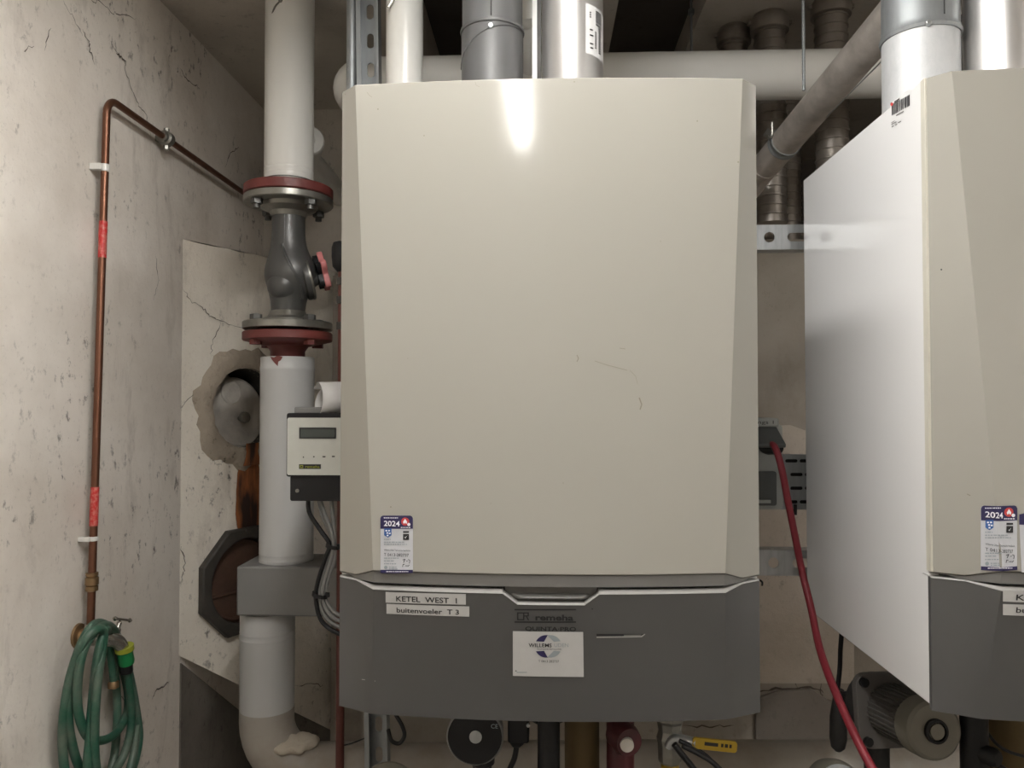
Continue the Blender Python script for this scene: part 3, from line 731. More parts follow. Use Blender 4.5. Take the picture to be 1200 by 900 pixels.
b = B(); cyl(b, (p.x+.001, p.y-.0445, zs), (p.x+.001, p.y-.0445, 2.50), .0009, 6); obj('seam', b, M['black'], t)
# boiler 1, aluminium flue
t = thing('flue_pipe', 'shiny aluminium flue pipe with barcode label above the beige boiler', 'pipe', (at(671, 90, 1.12).x, 1.12, ZT))
b, p = vpipe(671, 1.12, .0448, ZT+.002, 2.377); obj('pipe', b, M['alu'], t)
PA = p; 
def onpipe(ang, z, off=.0006, r=.0448): a = math.radians(ang); return Vector((PA.x+(r+off)*math.sin(a), PA.y-(r+off)*math.cos(a), z))
def pdecal(name, a0, a1, z0, z1, m, parent, off=.0006, sk=0):
    bm = B(); n = 8; A_ = []
    for i in range(n+1):
        a = a0+(a1-a0)*i/n
        A_.append((bm.verts.new(onpipe(a, z0+sk*i/n, off)), bm.verts.new(onpipe(a, z1+sk*i/n, off))))
    for q, s in zip(A_, A_[1:]): bm.faces.new((q[0], q[1], s[1], s[0]))
    return obj(name, bm, M[m], parent, smooth=60)
z0_, z1_ = zpx(68, 1.09), zpx(10, 1.09)
lb = pdecal('pipe_label', 22, 78, z0_, z1_, 'white', t, .0004, -.004)
r = random.Random(2); zz = z0_+.044
while zz < z1_-.008:
    h = r.uniform(.0006, .0022); pdecal('bar', 44, 62, zz, zz+h, 'ink', lb, .0009, -.001); zz += h+r.uniform(.0007, .0018)
for (a, z, da, h) in ((30, .026, 8, .004), (30, .014, 8, .003), (31, .008, 7, .003), (30, .034, 7, .004), (42, .01, 4, .022), (52, .005, 8, .032), (30, .052, 3, .008)):
    for k in range(max(1, int(h/.0025))):
        pdecal('small_print', a, a+da, z0_+z+k*.0032, z0_+z+k*.0032+.0019, 'ink', lb, .0009)
# narrow strip left of it
t = thing('mounting_strip', 'narrow dark steel strip between the two flue pipes', 'bracket', at(632, 88, 1.16))
b = B(); q = at(632, 60, 1.19); box(b, (q.x-.0035, 1.18, ZT-.002), (q.x+.0035, 1.20, 2.377)); obj('strip', b, M['soot'], t)
b = B(); q = at(627, 60, 1.21); box(b, (q.x-.0045, 1.205, ZT), (q.x+.0045, 1.22, 2.377)); obj('edge', b, M['pvc'], t)
t = thing('flue_bend', 'white pipe bend glimpsed between the two flue pipes', 'pipe', at(620, 10, 1.26))
b = B(); q = at(619, 0, 1.26); tube(b, smooth_path([(q.x-.006, 1.26, 2.52), (q.x-.006, 1.26, q.z+.0), (q.x-.004, 1.28, q.z-.02), (q.x-.002, 1.36, q.z-.045), (q.x, 1.40, q.z-.05)], 6), .017, 16); obj('bend', b, M['pvc'], t)
# boiler 2 flues
zs = zpx(19, 1.0, 1080)
t = thing('flue_pipe', 'galvanised flue pipe with screwed joint above the right-hand boiler', 'pipe', (at(1080, 90, 1.05).x, 1.05, ZT))
b, p = vpipe(1079, 1.05, .0485, 0, 0, [(.0478, ZT+.007), (.0478, zs)]); obj('lower_section', b, M['galv_flue'], t)
b, p = vpipe(1079, 1.05, .0485, 0, 0, [(.0495, zs-.010), (.051, zs-.006), (.0495, zs-.002), (.0478, zs+.004), (.0478, ZR)]); obj('upper_section', b, M['galv_dull'], t)
b = B(); q = at(1088, 27, 1.0025); lathe(b, (q.x, 1.003, q.z), (0, -1, 0), [(.0042, 0), (.0042, .002), (.003, .0035), (.0, .0038)], 14); obj('screw', b, M['galv'], t)
b = B(); cyl(b, (p.x+.008, p.y-.0472, zs+.004), (p.x+.008, p.y-.0472, ZR), .0009, 6); obj('seam', b, M['black'], t)
t = thing('flue_pipe', 'aluminium flue pipe at the top right corner of the photo', 'pipe', (at(1176, 90, 1.03).x, 1.03, ZT))
b, p = vpipe(1176, 1.03, .0465, ZT+.007, ZR); obj('pipe', b, M['alu'], t)
t = thing('cable_sleeve', 'dark foil-topped sleeve between the two right-hand flues', 'pipe', (at(1124, 90, 1.16).x, 1.16, ZT))
q = at(1123, 50, 1.16); zf = zpx(17, 1.16, 1123)
b = B(); cyl(b, (q.x, q.y, ZT+.007), (q.x, q.y, zf), .0085, 16); obj('sleeve', b, M['black_soft'], t)
b = B(); lathe(b, (q.x, q.y, 0), (0, 0, 1), [(.0095+.0012*(i % 2), zf-.004+i*.006) for i in range(24)], 14); obj('foil', b, M['foil'], t)
# big white horizontal pipe behind the flues
zc = zpx(93, 1.6); 
t = thing('overhead_pipe', 'thick white horizontal pipe running under the ceiling behind the flues', 'pipe', (at(400, 93, 1.6).x, 1.6, zc))
xa = at(405, 93, 1.6).x
pts = [Vector((xa+.01+.045*(1-math.cos(a))-.0, 1.6+.06-.06*math.sin(a)+.0, zc)) for a in [math.radians(i*10) for i in range(10)]]
pts = [Vector((xa+.01, 2.25, zc))]+pts+[Vector((xa+.2, 1.6, zc)), Vector((FX1, 1.6, zc))]
b = B(); tube(b, pts, .0488, 32); obj('pipe', b, M['pvc'], t, smooth=60)
# vertical conduit, slotted channel, white riser left of boiler

t = thing('conduit', 'smooth grey conduit pipe beside the slotted channel at top left of boiler', 'pipe', (at(411, 90, 1.38).x, 1.38, 1.6))
b, p = vpipe(412, 1.40, .0098, 1.6, ZC); obj('pipe', b, M['galv_dull'], t)
t = thing('strut_channel', 'upright slotted steel channel behind the left edge of the beige boiler', 'bracket', (at(433, 90, 1.42).x, 1.42, 0))
xc = at(435, 90, 1.41).x; hs = [slot(k*.055+.03, 0, .028, .0065) for k in range(42)]
MM = Matrix(((0, 1, 0, xc), (0, 0, 1, 1.410), (1, 0, 0, 0), (0, 0, 0, 1)))
b = B(); plate(b, [(0, -.02), (ZC, -.02), (ZC, .02), (0, .02)], hs, .003, MM); obj('slotted_face', b, M['galv_dull'], t, smooth=0)
b = B(); box(b, (xc-.0205, 1.385, 0), (xc-.018, 1.41, ZC)); box(b, (xc+.018, 1.385, 0), (xc+.0205, 1.41, ZC)); box(b, (xc-.0205, 1.383, 0), (xc-.012, 1.385, ZC)); box(b, (xc+.016, 1.383, 0), (xc+.0205, 1.385, ZC)); obj('flange', b, M['galv_dull'], t, smooth=0)
t.rotation_euler = (0, -.0165, 0); t.location.x += .034
t = thing('riser_pipe', 'white plastic riser pipe left of the dark flue, above the boiler', 'pipe', (at(474, 90, 1.30).x, 1.30, ZT))
b, p = vpipe(474, 1.30, .0315, ZT+.002, ZC); obj('pipe', b, M['pvc'], t)
b = B(); q = at(461, 2, 1.27); tube(b, [(q.x-.008, q.y-.004, q.z-.012), (q.x, q.y-.005, q.z), (q.x+.002, q.y-.004, q.z+.03)], .003, 8); obj('clip', b, M['steel'], t)

# diagonal duct ------------------------------------------------------------
Pa, Pb = at(893, 199, 1.70), at(1047, 18, 1.22)
t = thing('diagonal_duct', 'grey metal duct sloping up to the right between the two boilers', 'duct', Pa)
dd = (Pb-Pa).normalized(); Pe = Pb+dd*.02
b = B(); lathe(b, Pa, dd, [(.0300, 0), (.0300, .012), (.0312, .013), (.0312, .020), (.0300, .021), (.0300, (Pe-Pa).length)], 32); obj('pipe', b, M['duct_diag'], t)
pc = at(932, 160, 1.60); k = (pc-Pa).dot(dd); pc = Pa+dd*k
b = B(); tube(b, smooth_path([Pe-dd*.004, Pe+dd*.02, Pe+dd*.035+Vector((.0, .01, .012)), Pe+Vector((.03, .01, .09)), Pe+Vector((.03, .01, ZR-Pe.z))], 6), .0297, 24); obj('top_bend', b, M['duct_diag'], t, smooth=60)
b = B(); lathe(b, pc, dd, [(.0302, -.009), (.0325, -.009), (.0325, -.005), (.031, -.003), (.031, .003), (.0325, .005), (.0325, .009), (.0302, .009)], 32); obj('clamp', b, M['galv_dull'], t)
b = B(); sd = Vector((-.75, -.25, .55)).normalized(); box(b, (-.004, -.008, .028), (.004, .008, .046), MF(pc, dd, sd.cross(dd)) ); 
obj('clamp_lug', b, M['steel'], t)
b = B(); q0 = pc+Vector((-.028, -.012, .010)); cyl(b, q0, q0+Vector((0, 0, .03)), .003, 8); cyl(b, q0+Vector((-.008, 0, 0)), q0+Vector((.012, 0, .0)), .004, 8); obj('bolt', b, M['steel'], t)
b = B(); tube(b, smooth_path([Pa+dd*.01, Pa-dd*.02, Pa-dd*.05+Vector((-.01, .0, -.015)), Pa-dd*.06+Vector((-.035, .0, -.04)), Pa+Vector((-.09, .03, -.10))], 5), .0305, 24); obj('elbow', b, M['duct_diag'], t)
t = thing('threaded_rod', 'thin threaded rod hanging from the ceiling to the diagonal duct', 'rod', at(942, 108, 1.42))
pr = at(942, 106, 1.45); b = B(); lathe(b, (pr.x, pr.y, 0), (0, 0, 1), [(.0030+.0004*(i % 2), pr.z+(ZR-pr.z)*i/120) for i in range(121)], 8); obj('rod', b, M['galv_dull'], t, smooth=0)
t = thing('guy_wire', 'thin pale wire running along under the diagonal duct', 'wire', at(950, 158, 1.5))
b = B(); cyl(b, at(948, 158, 1.55), at(1037, 68, 1.2), .0011, 6); obj('wire', b, M['galv'], t)
# spiral ducts hanging from the slab
def spiral(px, Y, r, ztop, zbot, lab, collar=True, bend=None):
    p = at(px, 60, Y); t = thing('spiral_duct', lab, 'duct', (p.x, Y, zbot), 'spiral ducts dropping from the ceiling')
    prof = []; n = int((ztop-zbot)/.022)
    for i in range(n):
        z = zbot+(ztop-zbot)*i/n; prof += [(r, z), (r, z+.017), (r+.0022, z+.018), (r+.0022, z+.021)]
    prof.append((r, ztop))
    b = B(); lathe(b, (p.x, Y, 0), (0, 0, 1), prof, 28); obj('pipe', b, M['duct'], t, smooth=30)
    if collar:
        zc_ = ztop-.028
        b = B(); lathe(b, (p.x, Y, 0), (0, 0, 1), [(r+.002, zc_-.016), (r+.009, zc_-.014), (r+.010, zc_), (r+.009, zc_+.014), (r+.004, zc_+.022), (r+.002, zc_+.022)], 28); obj('collar', b, M['duct'], t)
        for s in (-1, 1):
            b = B(); box(b, (p.x+s*(r+.006)-.011, Y-.006, zc_+.004), (p.x+s*(r+.006)+.011, Y+.006, zc_+.014), ); obj('collar_lug', b, M['duct'], t, bevel=.002)
    if bend:
        b = B(); tube(b, smooth_path([(p.x, Y, zbot+.02), (p.x, Y, zbot-.02), (p.x+.02, Y, zbot-.05), (p.x+.07, Y+.02, zbot-.07), (p.x+.13, Y+.02, zbot-.075)], 5), r, 20); obj('elbow', b, M['duct'], t)
    return t
spiral(860, 1.93, .033, ZR, 2.05, 'short spiral duct collar furthest left behind the white overhead pipe')
spiral(902, 1.87, .036, ZR, 1.93, 'spiral duct with wide collar left of the threaded rod')
spiral(974, 1.80, .036, ZR, 1.93, 'spiral duct with wide collar right of the threaded rod')
spiral(921, 2.35, .040, ZR, 2.00, 'dark spiral duct ending in an elbow low between the boilers', False, True)
# back duct shelf
t = thing('rear_duct', 'dark horizontal duct lying low in the space behind the boilers', 'duct', at(910, 255, 2.6))
b = B(); q = at(905, 262, 2.6); cyl(b, (q.x-.4, 2.7, q.z-.02), (q.x+.9, 2.7, q.z-.02), .05, 20); obj('pipe', b, M['duct'], t)

# ================================================================ MOUNTING RAILS between boilers
def rail(py0, py1, Y, lab, holes):
    p0, p1 = at(884, py1, Y), at(884, py0, Y); z0, z1 = p0.z, p1.z; zc_ = (z0+z1)/2
    t = thing('mounting_rail', lab, 'rail', (-.30, Y, z0))
    b = B(); hl = []
    for h in holes:
        q = at(h[0], (py0+py1)/2, Y); hl.append(circ(q.x, zc_, h[2], 20) if h[1] == 'c' else slot(q.x+h[3]/2, zc_, h[3], h[2]))
    plate(b, [(-.30, z0), (1.25, z0), (1.25, z1), (-.30, z1)], hl, .003, XZ((0, Y, 0))); obj('slotted_face', b, M['galv'], t, smooth=0)
    b = B(); box(b, (-.30, Y, z1-.003), (1.25, Y+.03, z1)); box(b, (-.30, Y, z0), (1.25, Y+.03, z0+.003)); obj('flange', b, M['galv'], t, smooth=0)
    return t
rail(264, 293, 1.38, 'bright galvanised mounting rail with holes, upper one between the boilers', [(901, 'c', .0095), (922, 's', .008, .055)])
rail(644, 674, 1.38, 'dull galvanised mounting rail with holes, lower one between the boilers', [(906, 'c', .0095), (928, 's', .008, .055)])
# socket box and perforated plate
Y = 1.36
def rxz(px0, py0, px1, py1, Y):
    a = at(px0, py0, Y); c = at(px1, py1, Y); return a.x, c.z, c.x, a.z
t = thing('perforated_plate', 'grey perforated steel plate behind the socket box', 'bracket', at(930, 597, Y))
x0_, z0_, x1_, z1_ = rxz(900, 532, 960, 597, Y+.02)
hl = []
for r_ in range(4):
    for c_ in range(2):
        q = at(927+c_*17+(6 if r_ in (1, 2) else 0), 540+r_*16, Y+.02); hl.append(slot(q.x, q.z, .022, .003))
b = B(); plate(b, [(x0_, z0_), (x1_, z0_), (x1_, z1_), (x0_, z1_)], hl, .0025, XZ((0, Y+.02, 0))); obj('face', b, M['galv_dull'], t, smooth=0)
b = B(); box(b, (x0_+.001, Y+.024, z0_+.001), (x1_-.001, Y+.027, z1_-.001)); obj('backing', b, M['black'], t)  # black sheet added behind the plate so its holes read dark
b = B(); q = at(932, 598, Y+.012); cyl(b, (q.x, q.y, q.z+.01), (q.x, q.y, q.z-.008), .003, 8); obj('cable_tie', b, M['black'], t)
t = thing('socket_box', 'grey double wall socket box with the red cable plugged in', 'socket', at(900, 597, Y))
x0_, z0_, x1_, z1_ = rxz(868, 497, 917, 597, Y-.04)
b = B(); plate(b, rrect(x0_, z0_, x1_, z1_, .008), [], .055, XZ((0, Y+.012, 0))); obj('body', b, M['socket'], t, bevel=.003)
x0b, z0b, x1b, z1b = rxz(868, 490, 915, 500, Y-.04)
b = B(); box(b, (x0b, Y-.045, z0b), (x1b-.004, Y+.01, z1b)); obj('top', b, M['socket'], t, bevel=.003)
vs, fs = text2d('Ketings 1', .006, width=.05)
q = at(880, 496, Y-.046); b = B(); vv = [b.verts.new((q.x-.012+x, Y-.0456, q.z+y-.001)) for x, y in vs]
for f in fs: b.faces.new([vv[i] for i in f])
obj('lettering', b, M['ink'], t, smooth=0)
x0b, z0b, x1b, z1b = rxz(868, 500, 914, 524, Y-.06)
b = B(); pr_ = [(Y-.043, z1b), (Y-.085, z0b+.006), (Y-.083, z0b), (Y-.043, z0b+.004)]
v1 = [b.verts.new((x0b, y, z)) for y, z in pr_]; v2 = [b.verts.new((x1b+(.003 if i in (1, 2) else 0), y, z)) for i, (y, z) in enumerate(pr_)]
for i in range(4): b.faces.new((v1[i], v1[(i+1) % 4], v2[(i+1) % 4], v2[i]))
b.faces.new(v1); b.faces.new(v2); obj('open_lid', b, M['socket_dark'], t, bevel=.002)
x0b, z0b, x1b, z1b = rxz(872, 552, 909, 592, Y-.045)
b = B(); plate(b, rrect(x0b, z0b, x1b, z1b, .004), [], .008, XZ((0, Y-.043, 0))); lid = obj('closed_lid', b, M['socket_dark'], t, bevel=.002)
b = B(); q = at(895, 587, Y-.05); box(b, (q.x-.02, Y-.056, q.z-.003), (q.x+.01, Y-.050, q.z+.002)); obj('lid_catch', b, M['socket'], lid)
q = at(903, 522, Y-.05); b = B(); lathe(b, (q.x-.004, Y-.04, q.z), (.25, -1, -.1), [(.015, -.005), (.015, .012), (.011, .030), (.008, .04)], 18); obj('outlet', b, M['black'], t)
# red cable
pts = [at(902, 520, 1.30), at(908, 524, 1.265), at(915, 545, 1.25), at(923, 585, 1.25), at(931, 625, 1.25), at(940, 670, 1.25), at(951, 715, 1.22), at(962, 765, 1.16), at(985, 825, 1.07), at(1018, 893, 1.00), at(1060, 960, .95)]
t = thing('red_cable', 'dark red power cable hanging from the socket past the white side panel', 'cable', pts[-1])
b = B(); tube(b, smooth_path(pts, 8), .0056, 12); obj('cable', b, M['cable_red'], t, smooth=60)
# black cable with inline plug
t = thing('black_cable', 'black cable with inline plug hanging under the right-hand boiler', 'cable', at(984, 880, 1.3))
b = B(); tube(b, smooth_path([at(987, 735, 1.28), at(985, 760, 1.29), at(984, 785, 1.3), at(981, 812, 1.3)], 6), .0038, 10); obj('cable', b, M['black'], t)
b = B(); a = at(983, 808, 1.3); c = at(982, 880, 1.3)
lathe(b, c, a-c, [(.005, 0), (.011, .006), (.0135, .02), (.0135, .055), (.010, .08), (.008, (a-c).length)], 16); obj('inline_plug', b, M['black_soft'], t)
b = B(); a = at(991, 813, 1.29); cyl(b, a, a+Vector((-.004, .0, -.02)), .003, 8); lathe(b, a, (1, 0, .2), [(.004, -.004), (.004, .004)], 10); obj('plug_catch', b, M['black'], t)

# ================================================================ LEFT WALL copper pipe, tap and hose
XP = XL+.023
pt = lambda x, y: atx(x, y, XP)
top = pt(125, 131)
zt_ = pt(150, 131).z
bot = atx(106, 737, XP)
RB = .032; ptA = Vector((XP, top.y, zt_-RB))
bend_ = [Vector((XP, top.y+RB-RB*math.cos(a), zt_-RB+RB*math.sin(a))) for a in [math.radians(k*11.25) for k in range(9)]]
pts = [bot]+[bot.lerp(ptA, k/6) for k in range(1, 6)]+bend_+[Vector((XP, top.y+RB+.05, zt_)), Vector((XP, 2.255, zt_))]
cpipe = thing('copper_pipe', 'tarnished copper pipe running up the left wall and along it to the corner', 'pipe', bot)
b = B(); tube(b, pts, .0068, 16); obj('pipe', b, M['copper'], cpipe, smooth=60)
def alongv(py):
    k = (atx(110, py, XP).z-bot.z)/(ptA.z-bot.z); return bot.lerp(ptA, k)
for py in (190,):
    q = alongv(py); b = B(); lathe(b, q, (0, 0, 1), [(.0085, -.007), (.0085, .007)], 18); box(b, (XL+.001, q.y-.014, q.z-.006), (q.x, q.y-.004, q.z+.006)); obj('pipe_clip', b, M['pvc'], cpipe, bevel=.001)
q = alongv(631); b = B(); lathe(b, q, (0, 0, 1), [(.0085, -.004), (.0085, .004)], 18); box(b, (XL+.001, q.y-.012, q.z-.004), (q.x, q.y-.004, q.z+.004)); obj('pipe_clip', b, M['pvc'], cpipe, bevel=.001)
for (pa_, pb_) in ((255, 299), (571, 616)):
    qa, qb = alongv(pa_), alongv(pb_); b = B(); lathe(b, qb, qa-qb, [(.0073, 0), (.0073, (qa-qb).length)], 18); obj('red_tape', b, M['redtape'], cpipe)
q = alongv(680); b = B(); lathe(b, q, (0, 0, 1), [(.0075, -.018), (.0105, -.017), (.0105, -.009), (.0085, -.008), (.0115, -.006), (.0115, .006), (.0085, .008), (.0105, .010), (.0105, .015), (.0075, .016)], 16); obj('coupling', b, M['brass'], cpipe)
qv = Vector((XP, 0, zt_)); d_ = ray(195, 163); Yv = XP/d_.x*d_.y; qv.y = Yv
b = B(); lathe(b, qv, (0, 1, 0), [(.009, -.02), (.011, -.018), (.011, -.010), (.016, -.008), (.016, .008), (.011, .010), (.011, .016), (.008, .02)], 14); obj('pipe_union', b, M['steel'], cpipe)
b = B(); box(b, (XL+.001, Yv-.006, zt_-.006), (XP, Yv+.006, zt_+.006)); lathe(b, qv+Vector((0, 0, .016)), (0, 0, 1), [(.006, -.004), (.006, .006)], 6); lathe(b, qv+Vector((0, 0, -.016)), (0, 0, 1), [(.006, -.008), (.006, .004)], 6); obj('clamp', b, M['steel'], cpipe)
# tap
Xt = XP
tap = thing('garden_tap', 'worn chrome tap with T handle at the foot of the copper pipe', 'tap', atx(118, 745, XL))
g0 = atx(104, 752, XP); 
Xt2 = XP+.03
def tp(x, y, dx=.03): return atx(x, y, XP+dx)
b = B(); tube(b, smooth_path([bot+Vector((0, 0, .01)), bot+Vector((.0, 0, -.012)), tp(112, 748, .006), tp(125, 748, .02), tp(138, 752, .03), tp(145, 762, .034), tp(148, 772, .035)], 6), .013, 20, rf=lambda t: .010+.004*math.sin(PI*min(1, t*1.15))); obj('body', b, M['chrome'], tap)
b = B(); lathe(b, Vector((XL, bot.y, bot.z-.012)), (1, 0, 0), [(.022, 0), (.021, .004), (.012, .006), (.011, .03)], 20); obj('wall_flange', b, M['brass'], tap)
s0, s1 = tp(133, 750, .024), tp(140, 730, .026)
b = B(); lathe(b, s0, s1-s0, [(.010, 0), (.010, .008), (.007, .012), (.007, .02), (.0045, .022), (.0045, (s1-s0).length)], 14); obj('spindle', b, M['chrome'], tap)
b = B(); h0 = tp(135, 725, .026); h1 = tp(152, 727, .026); cyl(b, h0, h1, .0026, 8)
for p_ in (h0, h1, s1): bmesh.ops.create_icosphere(b, subdivisions=1, radius=.0048, matrix=Matrix.Translation(p_))
obj('tee_handle', b, M['chrome'], tap)
hc = thing('hose_connector', 'green and yellow snap connector under the tap spout', 'hose fitting', tp(148, 785, .035))
c0_, c1_ = tp(146, 757, .0345), tp(149, 778, .0355)
b = B(); lathe(b, tp(145.5, 757, .0345), c1_-c0_, [(.0165, 0), (.0165, .009)], 16); obj('collar', b, M['yellowgreen'], hc)
b = B(); lathe(b, tp(146.3, 763, .035), c1_-c0_, [(.015, 0), (.0135, .004), (.0145, .020), (.013, .026)], 16); obj('grip', b, M['green'], hc)
b = B(); lathe(b, tp(148, 779, .0355), Vector((.05, 0, -1)), [(.011, 0), (.0115, .012), (.010, .016)], 12); obj('nut', b, M['black'], hc)
# hose: starts in the connector and coils over the tap
hx = lambda x, y, dx: atx(x, y, XP+dx)
hp = [(149, 785, .035), (151, 800, .036), (154, 830, .034), (152, 862, .030), (140, 895, .026), (118, 915, .022), (97, 905, .020), (84, 870, .018), (80, 825, .020), (88, 775, .026), (100, 745, .036), (110, 732, .040), (121, 731, .036), (133, 742, .016), (142, 775, .010), (150, 812, .010), (148, 838, .018), (135, 860, .028), (117, 868, .034), (102, 862, .036), (92, 835, .036), (91, 800, .038), (97, 765, .044), (110, 741, .050), (122, 733, .046), (133, 738, .028), (145, 765, .004), (154, 800, .004), (161, 840, .010), (163, 868, .014), (154, 905, .02), (135, 935, .024), (112, 940, .026), (103, 905, .044), (105, 865, .046), (108, 825, .048), (112, 785, .052), (118, 752, .054), (124, 738, .050), (128, 745, .010), (133, 775, .002), (137, 815, .004), (137, 850, .006), (133, 890, .010), (120, 930, .016), (100, 945, .014), (80, 920, .010), (73, 870, .010), (77, 820, .018), (86, 780, .030), (98, 752, .046), (112, 738, .056), (121, 740, .056), (120, 760, .056), (114, 800, .058), (111, 850, .056), (112, 895, .054), (120, 930, .05), (140, 930, .04), (155, 890, .034), (160, 850, .028), (152, 900, .02), (140, 920, .018)]
hose = thing('garden_hose', 'long green garden hose hung in coils over the wall tap', 'hose', hx(118, 940, .03))
b = B(); tube(b, smooth_path([hx(*q) for q in hp[:-2]], 7), .0075, 12); obj('hose', b, M['hose'], hose, smooth=60)
# small hose end
he = thing('hose_stub', 'short green hose end with a ring hanging inside the coil', 'hose', hx(133, 805, .01))
b = B(); tube(b, smooth_path([hx(127, 755, .012), hx(131, 780, .012), hx(133, 798, .012)], 5), .0065, 10); obj('tube', b, M['hose'], he)
b = B(); lathe(b, hx(133, 798, .012), (0, 0, -1), [(.008, 0), (.010, .003), (.010, .012), (.006, .014)], 14); obj('ring', b, M['brass'], he)

# ================================================================ INSULATED COLUMN WITH VALVE
YCOL = 1.62; xc = at(338, 300, YCOL).x; k_ = YCOL/900
def zp(py): return at(338, py, YCOL).z
up = thing('insulated_pipe', 'white insulated upright pipe above the flanged valve', 'pipe', (xc, YCOL, zp(225)))
zj = zp(207)
b = B(); lathe(b, (xc, YCOL, 0), (0, 0, 1), [(.040, zp(218)), (.050, zp(216)), (.0515, zp(213)), (.0515, zj-.001), (.0520, zj), (.0522, zj+.004), (.0515, zj+.006), (.0515, zj+.012), (.052, zj+.013), (.0515, zj+.015), (.0515, ZC)], 48); obj('sleeve', b, M['pvc'], up, smooth=25)
b = B(); cyl(b, (xc, YCOL, zp(226)), (xc, YCOL, zp(215)), .042, 32); obj('pipe_end', b, M['flange_red'], up)
b = B(); lathe(b, (xc, YCOL, 0), (0, 0, 1), [(.091, zp(232)), (.093, zp(231)), (.093, zp(222)), (.091, zp(221)), (.045, zp(221))], 48); obj('flange', b, M['flange_red'], up, bevel=.001)
b = B(); q = at(329, 1, YCOL-.05); bmesh.ops.create_icosphere(b, subdivisions=2, radius=.005, matrix=Matrix.Translation(q)); tube(b, smooth_path([q, q+Vector((-.012, -.002, -.014)), q+Vector((-.026, .014, -.032))], 4), .0018, 6); obj('clip', b, M['steel'], up)
b = B(); tube(b, [(xc+.0520*math.cos(a), YCOL+.0520*math.sin(a), zj-.012) for a in [i*PI/24 for i in range(48)]], .0009, 6, closed=True); obj('band', b, M['cable_grey'], up)
# valve
va = thing('flanged_valve', 'dark cast iron valve between red flanges on the insulated pipe', 'valve', (xc, YCOL, zp(385)))
for (nm, za, zb) in (('upper_flange', zp(241), zp(233)), ('lower_flange', zp(387), zp(378))):
    b = B()
    if nm[0] == 'u': pr_ = [(.036, za-.026), (.040, za-.016), (.058, za-.008), (.062, za), (.091, za), (.093, za+.002), (.093, zb-.001), (.091, zb), (.0, zb)]
    else: pr_ = [(0, za), (.091, za), (.093, za+.001), (.093, zb-.002), (.091, zb), (.062, zb), (.060, zb+.005), (.042, zb+.012), (.036, zb+.024)]
    lathe(b, (xc, YCOL, 0), (0, 0, 1), pr_, 48, cap=False); f_ = obj(nm, b, M['steel'], va, smooth=35)
    for i in range(4):
        a = math.radians(45+90*i+8); bx, by = xc+.077*math.cos(a), YCOL+.077*math.sin(a)
        b = B()
        if nm[0] == 'u': lathe(b, (bx, by, 0), (0, 0, 1), [(.0125, za-.011), (.0125, za), ], 6); cyl(b, (bx, by, za-.020), (bx, by, zb), .007, 12)
        else: lathe(b, (bx, by, 0), (0, 0, 1), [(.0125, zb), (.0125, zb+.011)], 6); cyl(b, (bx, by, za-.001), (bx, by, zb+.012), .007, 12)
        obj('bolt', b, M['bolt'], f_, smooth=25)
b = B()
# body: neck - oblique bulge - neck
body = []
zA, zB_ = zp(378)+.02, zp(241)-.02
N_ = 26; rings = []
for i in range(N_+1):
    t_ = i/N_; z = zA+(zB_-zA)*t_
    bul = math.exp(-((t_-.40)/.21)**2); r_ = .0345+.016*bul
    cx_ = xc+.006*bul
    sq = 1+.10*bul
    rings.append([b.verts.new((cx_+r_*sq*math.cos(a), YCOL+r_*math.sin(a), z)) for a in [2*PI*k/32 for k in range(32)]])
for a_, c_ in zip(rings, rings[1:]):
    for k in range(32): b.faces.new((a_[k], a_[(k+1) % 32], c_[(k+1) % 32], c_[k]))
b.faces.new(rings[0]); b.faces.new(rings[-1]); obj('body', b, M['cast'], va, smooth=60)
# oblique cross seam rib
b = B(); pts = []
for i in range(13):
    t_ = i/12; z = zp(290)+(zp(352)-zp(290))*t_; a = math.radians(-100+70*t_); rr = .0345+.016*math.exp(-(((z-zA)/(zB_-zA)-.40)/.21)**2)
    pts.append((xc+.004+rr*math.cos(a), YCOL+rr*math.sin(a), z))
tube(b, smooth_path(pts, 2), .0032, 8); obj('rib', b, M['cast'], va, smooth=60)
b = B(); tube(b, [(xc+.002, YCOL-.0345, zp(243)), (xc+.002, YCOL-.0350, zp(285)), (xc+.002, YCOL-.046, zp(312))], .0016, 6); obj('casting_seam', b, M['cast'], va, smooth=60)
b = B(); bmesh.ops.create_uvsphere(b, u_segments=24, v_segments=16, radius=.037, matrix=Matrix.Translation((xc-.002, YCOL-.014, zp(336)))); obj('seat_bulge', b, M['cast'], va, smooth=60)
ax = Vector((1, .35, .28)).normalized(); o_ = Vector((xc+.012, YCOL-.004, zp(331)))
b = B(); lathe(b, o_, ax, [(.036, 0), (.036, .020), (.044, .023), (.045, .026), (.045, .034), (.043, .036), (.022, .038), (.016, .052), (.008, .053), (.008, .075)], 32); obj('bonnet', b, M['cast'], va, smooth=35)
b = B(); lathe(b, o_+ax*.0355, ax, [(.046, -.002), (.0462, .001), (.0445, .003)], 32, cap=False); obj('gasket_ring', b, M['steel'], va)
hwc = o_+ax*.060+Vector((.0, 0, .008)); x_, y_, z_ = frame(ax)
prof = []
for i in range(40):
    a = 2*PI*i/40; r_ = .036+.009*math.cos(5*a); prof.append((r_*math.cos(a+.3), r_*math.sin(a+.3)))
WM = MF(hwc, x_, y_)
b = B(); plate(b, prof, [], .012, WM); hw = obj('hand_wheel', b, M['pink'], va, bevel=.002)
b = B(); plate(b, [(p_[0]*.86, p_[1]*.86) for p_ in prof], [], .016, MF(hwc-ax*.010, x_, y_)); obj('hub', b, M['black'], hw)
